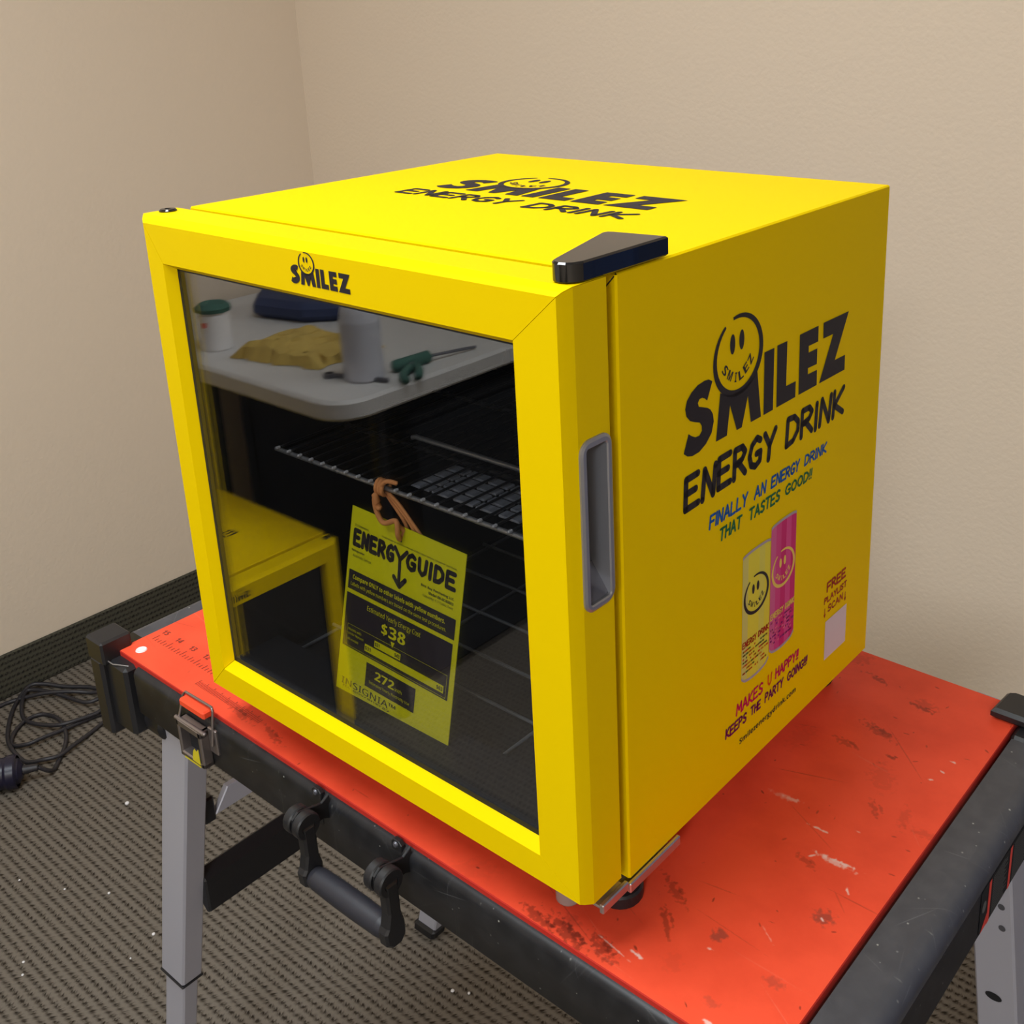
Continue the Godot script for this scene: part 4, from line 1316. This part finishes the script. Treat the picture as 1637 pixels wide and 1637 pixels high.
func build_floor_things() -> void:
	var o := base("power_cord", "tangled black power cord coiled on the carpet against the left wall", "cord", Vector3(-1.3, FLOOR, -0.3))
	var m := M.new()
	var loops := "-1.149,-.208,.026 -1.146,-.222,.012 -1.156,-.236,.001 -1.175,-.254 -1.211,-.285 -1.243,-.304,.004 -1.291,-.317,.006 -1.341,-.315 -1.36,-.297 -1.355,-.266 -1.331,-.238 -1.299,-.222 -1.269,-.239,.006 -1.262,-.268,.008 -1.258,-.3,.006 -1.254,-.38 -1.235,-.395 -1.212,-.342 -1.191,-.293,.006 -1.182,-.261,.006 -1.193,-.235,.007 -1.225,-.214 -1.283,-.213,.006 -1.34,-.231 -1.399,-.264 -1.441,-.296 -1.465,-.335,.008 -1.45,-.36,.006 -1.414,-.386 -1.365,-.419 -1.325,-.425,.003 -1.296,-.41,.01 -1.307,-.38,.008 -1.371,-.364,.006 -1.42,-.349,.006 -1.455,-.326,.006 -1.424,-.3,.004 -1.378,-.279 -1.339,-.277,.004 -1.295,-.292,.008 -1.264,-.315,.012 -1.25,-.374,.009"
	m.tube(curve(on_floor(loops, FLOOR + 0.0045), 5), 0.0042, 7)
	part("cable", m, mats.cord, o)
	m = M.new()
	m.tube(curve(on_floor("-1.25,-.374,.009 -1.262,-.41,.012 -1.3,-.425,.011 -1.341,-.408,.003 -1.371,-.377,.01 -1.409,-.34,.01 -1.449,-.298 -1.455,-.262 -1.45,-.2 -1.44,-.1", FLOOR + 0.0045), 5), 0.0042, 7)
	part("cable", m, mats.cord, o)
	m = M.new()
	m.tube(curve(on_floor("-1.33,-.455,.010 -1.36,-.475,.02 -1.41,-.5,.045 -1.445,-.52,.055", FLOOR + 0.0045), 4), 0.006, 7)
	part("plug", m, mats.cord, o)
	# a hand tool lying at the left edge, the cord runs into its tail
	var a := Vector3(-1.166, FLOOR + 0.032, -0.183)
	var b := Vector3(-1.30, FLOOR + 0.034, 0.02)
	o = base("hand_tool", "dark navy rounded hand tool on the carpet at the end of the black cord", "power tool", Vector3(-1.22, FLOOR, -0.1))
	var dir := (b - a).normalized()
	var side := dir.cross(Vector3.UP).normalized()
	var t := Transform3D(Basis(side, dir, side.cross(dir)), a)
	m = M.new()
	m.lathe([Vector2(0, -0.004), Vector2(0.012, -0.003), Vector2(0.022, 0.003), Vector2(0.027, 0.012), Vector2(0.029, 0.03), Vector2(0.031, 0.09), Vector2(0.0325, 0.15), Vector2(0.031, 0.23), Vector2(0.022, 0.24), Vector2(0, 0.242)], t, 28)
	part("body", m, mats.navy, o)
	m = M.new()
	m.lathe([Vector2(0.0285, 0.006), Vector2(0.0315, 0.009), Vector2(0.0318, 0.022), Vector2(0.0295, 0.027)], t, 28)
	part("collar", m, mats.navy, o)
	m = M.new()
	m.lathe([Vector2(0.0045, -0.03), Vector2(0.0065, -0.028), Vector2(0.009, 0.0)], t, 14)
	part("strain_relief", m, mats.cord, o)
	var specks := [
		[-0.954, -0.273, 0.0042, "largest white foam speck, on the carpet beside the black cord"], [-0.924, -0.062, 0.0018, "tiny white speck on the carpet, the one nearest the navy hand tool"],
		[-0.842, -0.099, 0.0018, "tiny white speck on the carpet, middle one of a row of three"], [-0.774, -0.14, 0.0022, "tiny white speck on the carpet, right one of a row of three"],
		[-0.635, -0.139, 0.0028, "white foam speck on the carpet touching the edge of the grey front leg"], [-0.746, 0.014, 0.0021, "upper one of two close white specks near the lower left corner"],
		[-0.723, 0.026, 0.002, "lower one of two close white specks near the lower left corner"], [-0.621, -0.092, 0.0016, "faintest white speck on the carpet left of the front leg's collar"],
		[-0.184, -0.354, 0.0028, "left one of two white specks on the shaded carpet below the apron"], [-0.162, -0.366, 0.0022, "right one of two white specks on the shaded carpet below the apron"],
	]
	for s in specks:
		m = M.new()
		var r: float = s[2]
		var prof := []
		for i in 7:
			var w := -PI / 2 + PI * i / 6.0
			prof.append(Vector2(cos(w) * r * rng.randf_range(0.85, 1.1), r * 0.8 + sin(w) * r * 0.8))
		prof[0].x = 0.0
		prof[6].x = 0.0
		m.lathe(prof, Transform3D(Basis.IDENTITY, Vector3(s[0], FLOOR, s[1])), 8)
		single("foam_speck", m, mats.white, s[3], "speck", Vector3(s[0], FLOOR, s[1]), "white foam specks on the carpet")


func build_side_table() -> void:
	# stands in front of the fridge, out of the frame; the glass door mirrors it
	var y := -0.07
	var x0 := -1.46
	var x1 := -0.647
	var z0 := 0.69
	var z1 := 2.2
	var o := base("side_table", "pale plastic folding table mirrored in the black glass door", "table", Vector3(-1.0, FLOOR, 1.4))
	var poly := PackedVector2Array()
	for q in [[x1, z0, -0.5], [x1, z1, 0.0], [x0, z1, 0.5], [x0, z0, 1.0]]:
		var c := Vector2(q[0] - 0.07 * signf(q[0] + 1.0), -(q[1] + 0.07 * (1.0 if q[1] < 1.0 else -1.0)))
		for i in 7:
			var w: float = PI * (0.0 if q[2] == -0.5 else -0.5 if q[2] == 0.0 else -1.0 if q[2] == 0.5 else -1.5) + PI / 2.0 - PI / 2.0 * i / 6.0
			poly.append(c + Vector2(cos(w), sin(w)) * 0.07)
	var m := M.new()
	m.prism(poly, Transform3D(Vector3.RIGHT, Vector3(0, 0, -1), Vector3.UP, Vector3.ZERO), y - 0.038, y, 0.006, true)
	part("table_top", m, mats.table_top, o)
	for q in [[-1.3, 0.85], [-0.75, 0.85], [-1.3, 2.0], [-0.75, 2.0]]:
		m = M.new()
		m.tube([Vector3(q[0], y - 0.038, q[1]), Vector3(q[0], FLOOR + 0.001, q[1])], 0.014, 10)
		part("leg", m, mats.black, o)
	m = M.new()
	var t := Transform3D(Basis.IDENTITY, Vector3(-1.13, y, 0.775))
	m.lathe([Vector2(0, 0), Vector2(0.028, 0), Vector2(0.03, 0.003), Vector2(0.03, 0.071), Vector2(0.028, 0.074), Vector2(0.028, 0.077), Vector2(0, 0.077)], t, 24)
	o = base("metal_can", "white labelled metal can on the side table, mirrored in the door", "can", Vector3(-1.13, y, 0.775))
	part("body", m, mats.white, o)
	m = M.new()
	m.rect(-0.005, 0.05, 0.006, 0.06, Transform3D(Vector3(1, 0, 0.3).normalized(), Vector3.UP, Vector3(0.3, 0, -1).normalized(), Vector3(-1.1214, y, 0.7463)), 0.0012)
	part("label_print", m, mats.red_print, o)
	m = M.new()
	m.lathe([Vector2(0.0, 0.0775), Vector2(0.034, 0.078), Vector2(0.036, 0.086), Vector2(0.027, 0.094), Vector2(0.014, 0.09), Vector2(0, 0.097)], t, 9)
	single("green_rag", m, mat("rag_green", lin(0.05, 0.13, 0.1), 0.9), "crumpled dark green rag on top of the mirrored white can", "rag", Vector3(-1.13, y + 0.0775, 0.775))
	# folded yellow cloth: a soft crumpled slab
	m = M.new()
	var nz := FastNoiseLite.new()
	nz.seed = 6
	nz.frequency = 9.0
	var grid := []
	for i in 19:
		var row := []
		for j in 15:
			var u := i / 18.0
			var v := j / 14.0
			var edge := minf(minf(u, 1.0 - u), minf(v, 1.0 - v))
			var hgt := 0.03 * minf(1.0, sqrt(edge * 8.0)) + nz.get_noise_2d(u * 0.25, v * 0.2) * 0.022 * minf(1.0, edge * 6.0)
			row.append(Vector3(-1.045 + u * 0.2 + nz.get_noise_2d(v * 0.3 + 4.0, u) * 0.02, y + 0.0012 + maxf(0.0, hgt), 0.745 + v * 0.17 + u * 0.05 + nz.get_noise_2d(u * 0.3, v + 7.0) * 0.02))
		grid.append(row)
	for i in 18:
		for j in 14:
			m.quad(grid[i][j], grid[i + 1][j], grid[i + 1][j + 1], grid[i][j + 1], Vector3.UP)
	single("folded_cloth", m, mat("cloth_yellow", lin(0.6, 0.42, 0.1), 0.9), "folded mustard yellow cloth on the side table, mirrored in the door", "cloth", Vector3(-0.95, y, 0.84))
	o = base("spray_bottle", "cloudy plastic spray bottle on the side table, mirrored in the door", "bottle", Vector3(-0.735, y, 0.82))
	t = Transform3D(Basis.IDENTITY, Vector3(-0.735, y, 0.82))
	m = M.new()
	m.lathe([Vector2(0, 0), Vector2(0.034, 0), Vector2(0.037, 0.004), Vector2(0.037, 0.11), Vector2(0.033, 0.13), Vector2(0.018, 0.165), Vector2(0.015, 0.18), Vector2(0, 0.18)], t, 24)
	part("bottle", m, mat("cloudy", lin(0.62, 0.62, 0.68), 0.25), o)
	m = M.new()
	m.lathe([Vector2(0.017, 0.172), Vector2(0.017, 0.195), Vector2(0.01, 0.2), Vector2(0.01, 0.215), Vector2(0, 0.215)], t, 16)
	m.box(Vector3(-0.78, y + 0.21, 0.808), Vector3(-0.71, y + 0.235, 0.832), 0.006)
	part("trigger_head", m, mats.white, o)
	m = M.new()
	m.tube([Vector3(-0.783, y + 0.005, 0.787), Vector3(-0.677, y + 0.005, 0.825)], 0.0048, 6)
	m.lathe([Vector2(0.006, 0.0), Vector2(0.011, 0.0), Vector2(0.011, 0.008), Vector2(0.006, 0.008)], Transform3D(Basis.IDENTITY, Vector3(-0.79, y + 0.0005, 0.784)), 14)
	single("wrench", m, mats.silver_dark, "short dark wrench in front of the mirrored spray bottle", "wrench", Vector3(-0.73, y, 0.806))
	o = base("screwdriver", "screwdriver with a dark handle behind the mirrored spray bottle", "screwdriver", Vector3(-0.7, y, 0.98))
	m = M.new()
	m.tube([Vector3(-0.71, y + 0.012, 0.87), Vector3(-0.705, y + 0.012, 0.95)], 0.0118, 10)
	part("handle", m, mats.rag_green, o)
	m = M.new()
	m.tube([Vector3(-0.705, y + 0.012, 0.95), Vector3(-0.69, y + 0.005, 1.06)], 0.003, 6)
	part("shaft", m, mats.silver_dark, o)
	o = base("pliers", "pliers with green grips beside the mirrored spray bottle", "pliers", Vector3(-0.66, y, 0.87))
	for s in [-1.0, 1.0]:
		m = M.new()
		m.tube(curve([Vector3(-0.64, y + 0.009, 0.85 + s * 0.014), Vector3(-0.665, y + 0.009, 0.87 + s * 0.02), Vector3(-0.69, y + 0.009, 0.895 + s * 0.006)], 4), 0.0082, 8)
		part("grip", m, mats.rag_green, o)
	m = M.new()
	m.tube([Vector3(-0.688, y + 0.009, 0.893), Vector3(-0.715, y + 0.008, 0.915)], 0.0075, 8)
	part("jaw", m, mats.silver_dark, o)
	m = M.new()
	m.prism(pts("-1330,1010 -1260,950 -1130,980 -1060,1050 -1100,1140 -1290,1150"), Transform3D(Vector3.RIGHT, Vector3(0, 0, 1), Vector3.DOWN, Vector3(0, y, 0)), -0.045, -0.0008, 0.014)
	single("blue_bag", m, mat("bag_blue", lin(0.03, 0.045, 0.12), 0.7), "flat dark blue bag at the back of the mirrored side table", "bag", Vector3(-1.2, y, 1.06))
	o = base("equipment_case", "large black equipment case on the carpet under the mirrored side table", "case", Vector3(-1.0, FLOOR, 1.2))
	m = M.new()
	m.box(Vector3(-1.38, FLOOR + 0.004, 0.95), Vector3(-0.78, -0.22, 1.7), 0.02)
	part("body", m, mats.black_matte, o)
	m = M.new()
	m.box(Vector3(-1.39, -0.22, 0.94), Vector3(-0.77, -0.185, 1.71), 0.012)
	part("lid", m, mats.black_matte, o)
	# its blue shows in the glossy hinge cover and along the edge of the bench rail
	o = base("storage_cabinet", "blue metal storage cabinet against the back wall, right of the workbench", "cabinet", Vector3(1.62, FLOOR, -1.0))
	var blue := mat("cabinet_blue", lin(0.03, 0.1, 0.36), 0.4)
	m = M.new()
	m.box(Vector3(1.2, FLOOR, -1.215), Vector3(2.05, 0.75, -0.80), 0.004)
	part("body", m, blue, o)
	for i in 2:
		m = M.new()
		m.box(Vector3(1.21 + i * 0.417, FLOOR + 0.06, -0.7995), Vector3(1.622 + i * 0.417, 0.74, -0.785), 0.004)
		var d := part("door", m, blue, o)
		m = M.new()
		m.box(Vector3(1.575 + i * 0.075, -0.1, -0.785), Vector3(1.592 + i * 0.075, 0.05, -0.765), 0.004)
		part("handle", m, mats.silver, d)
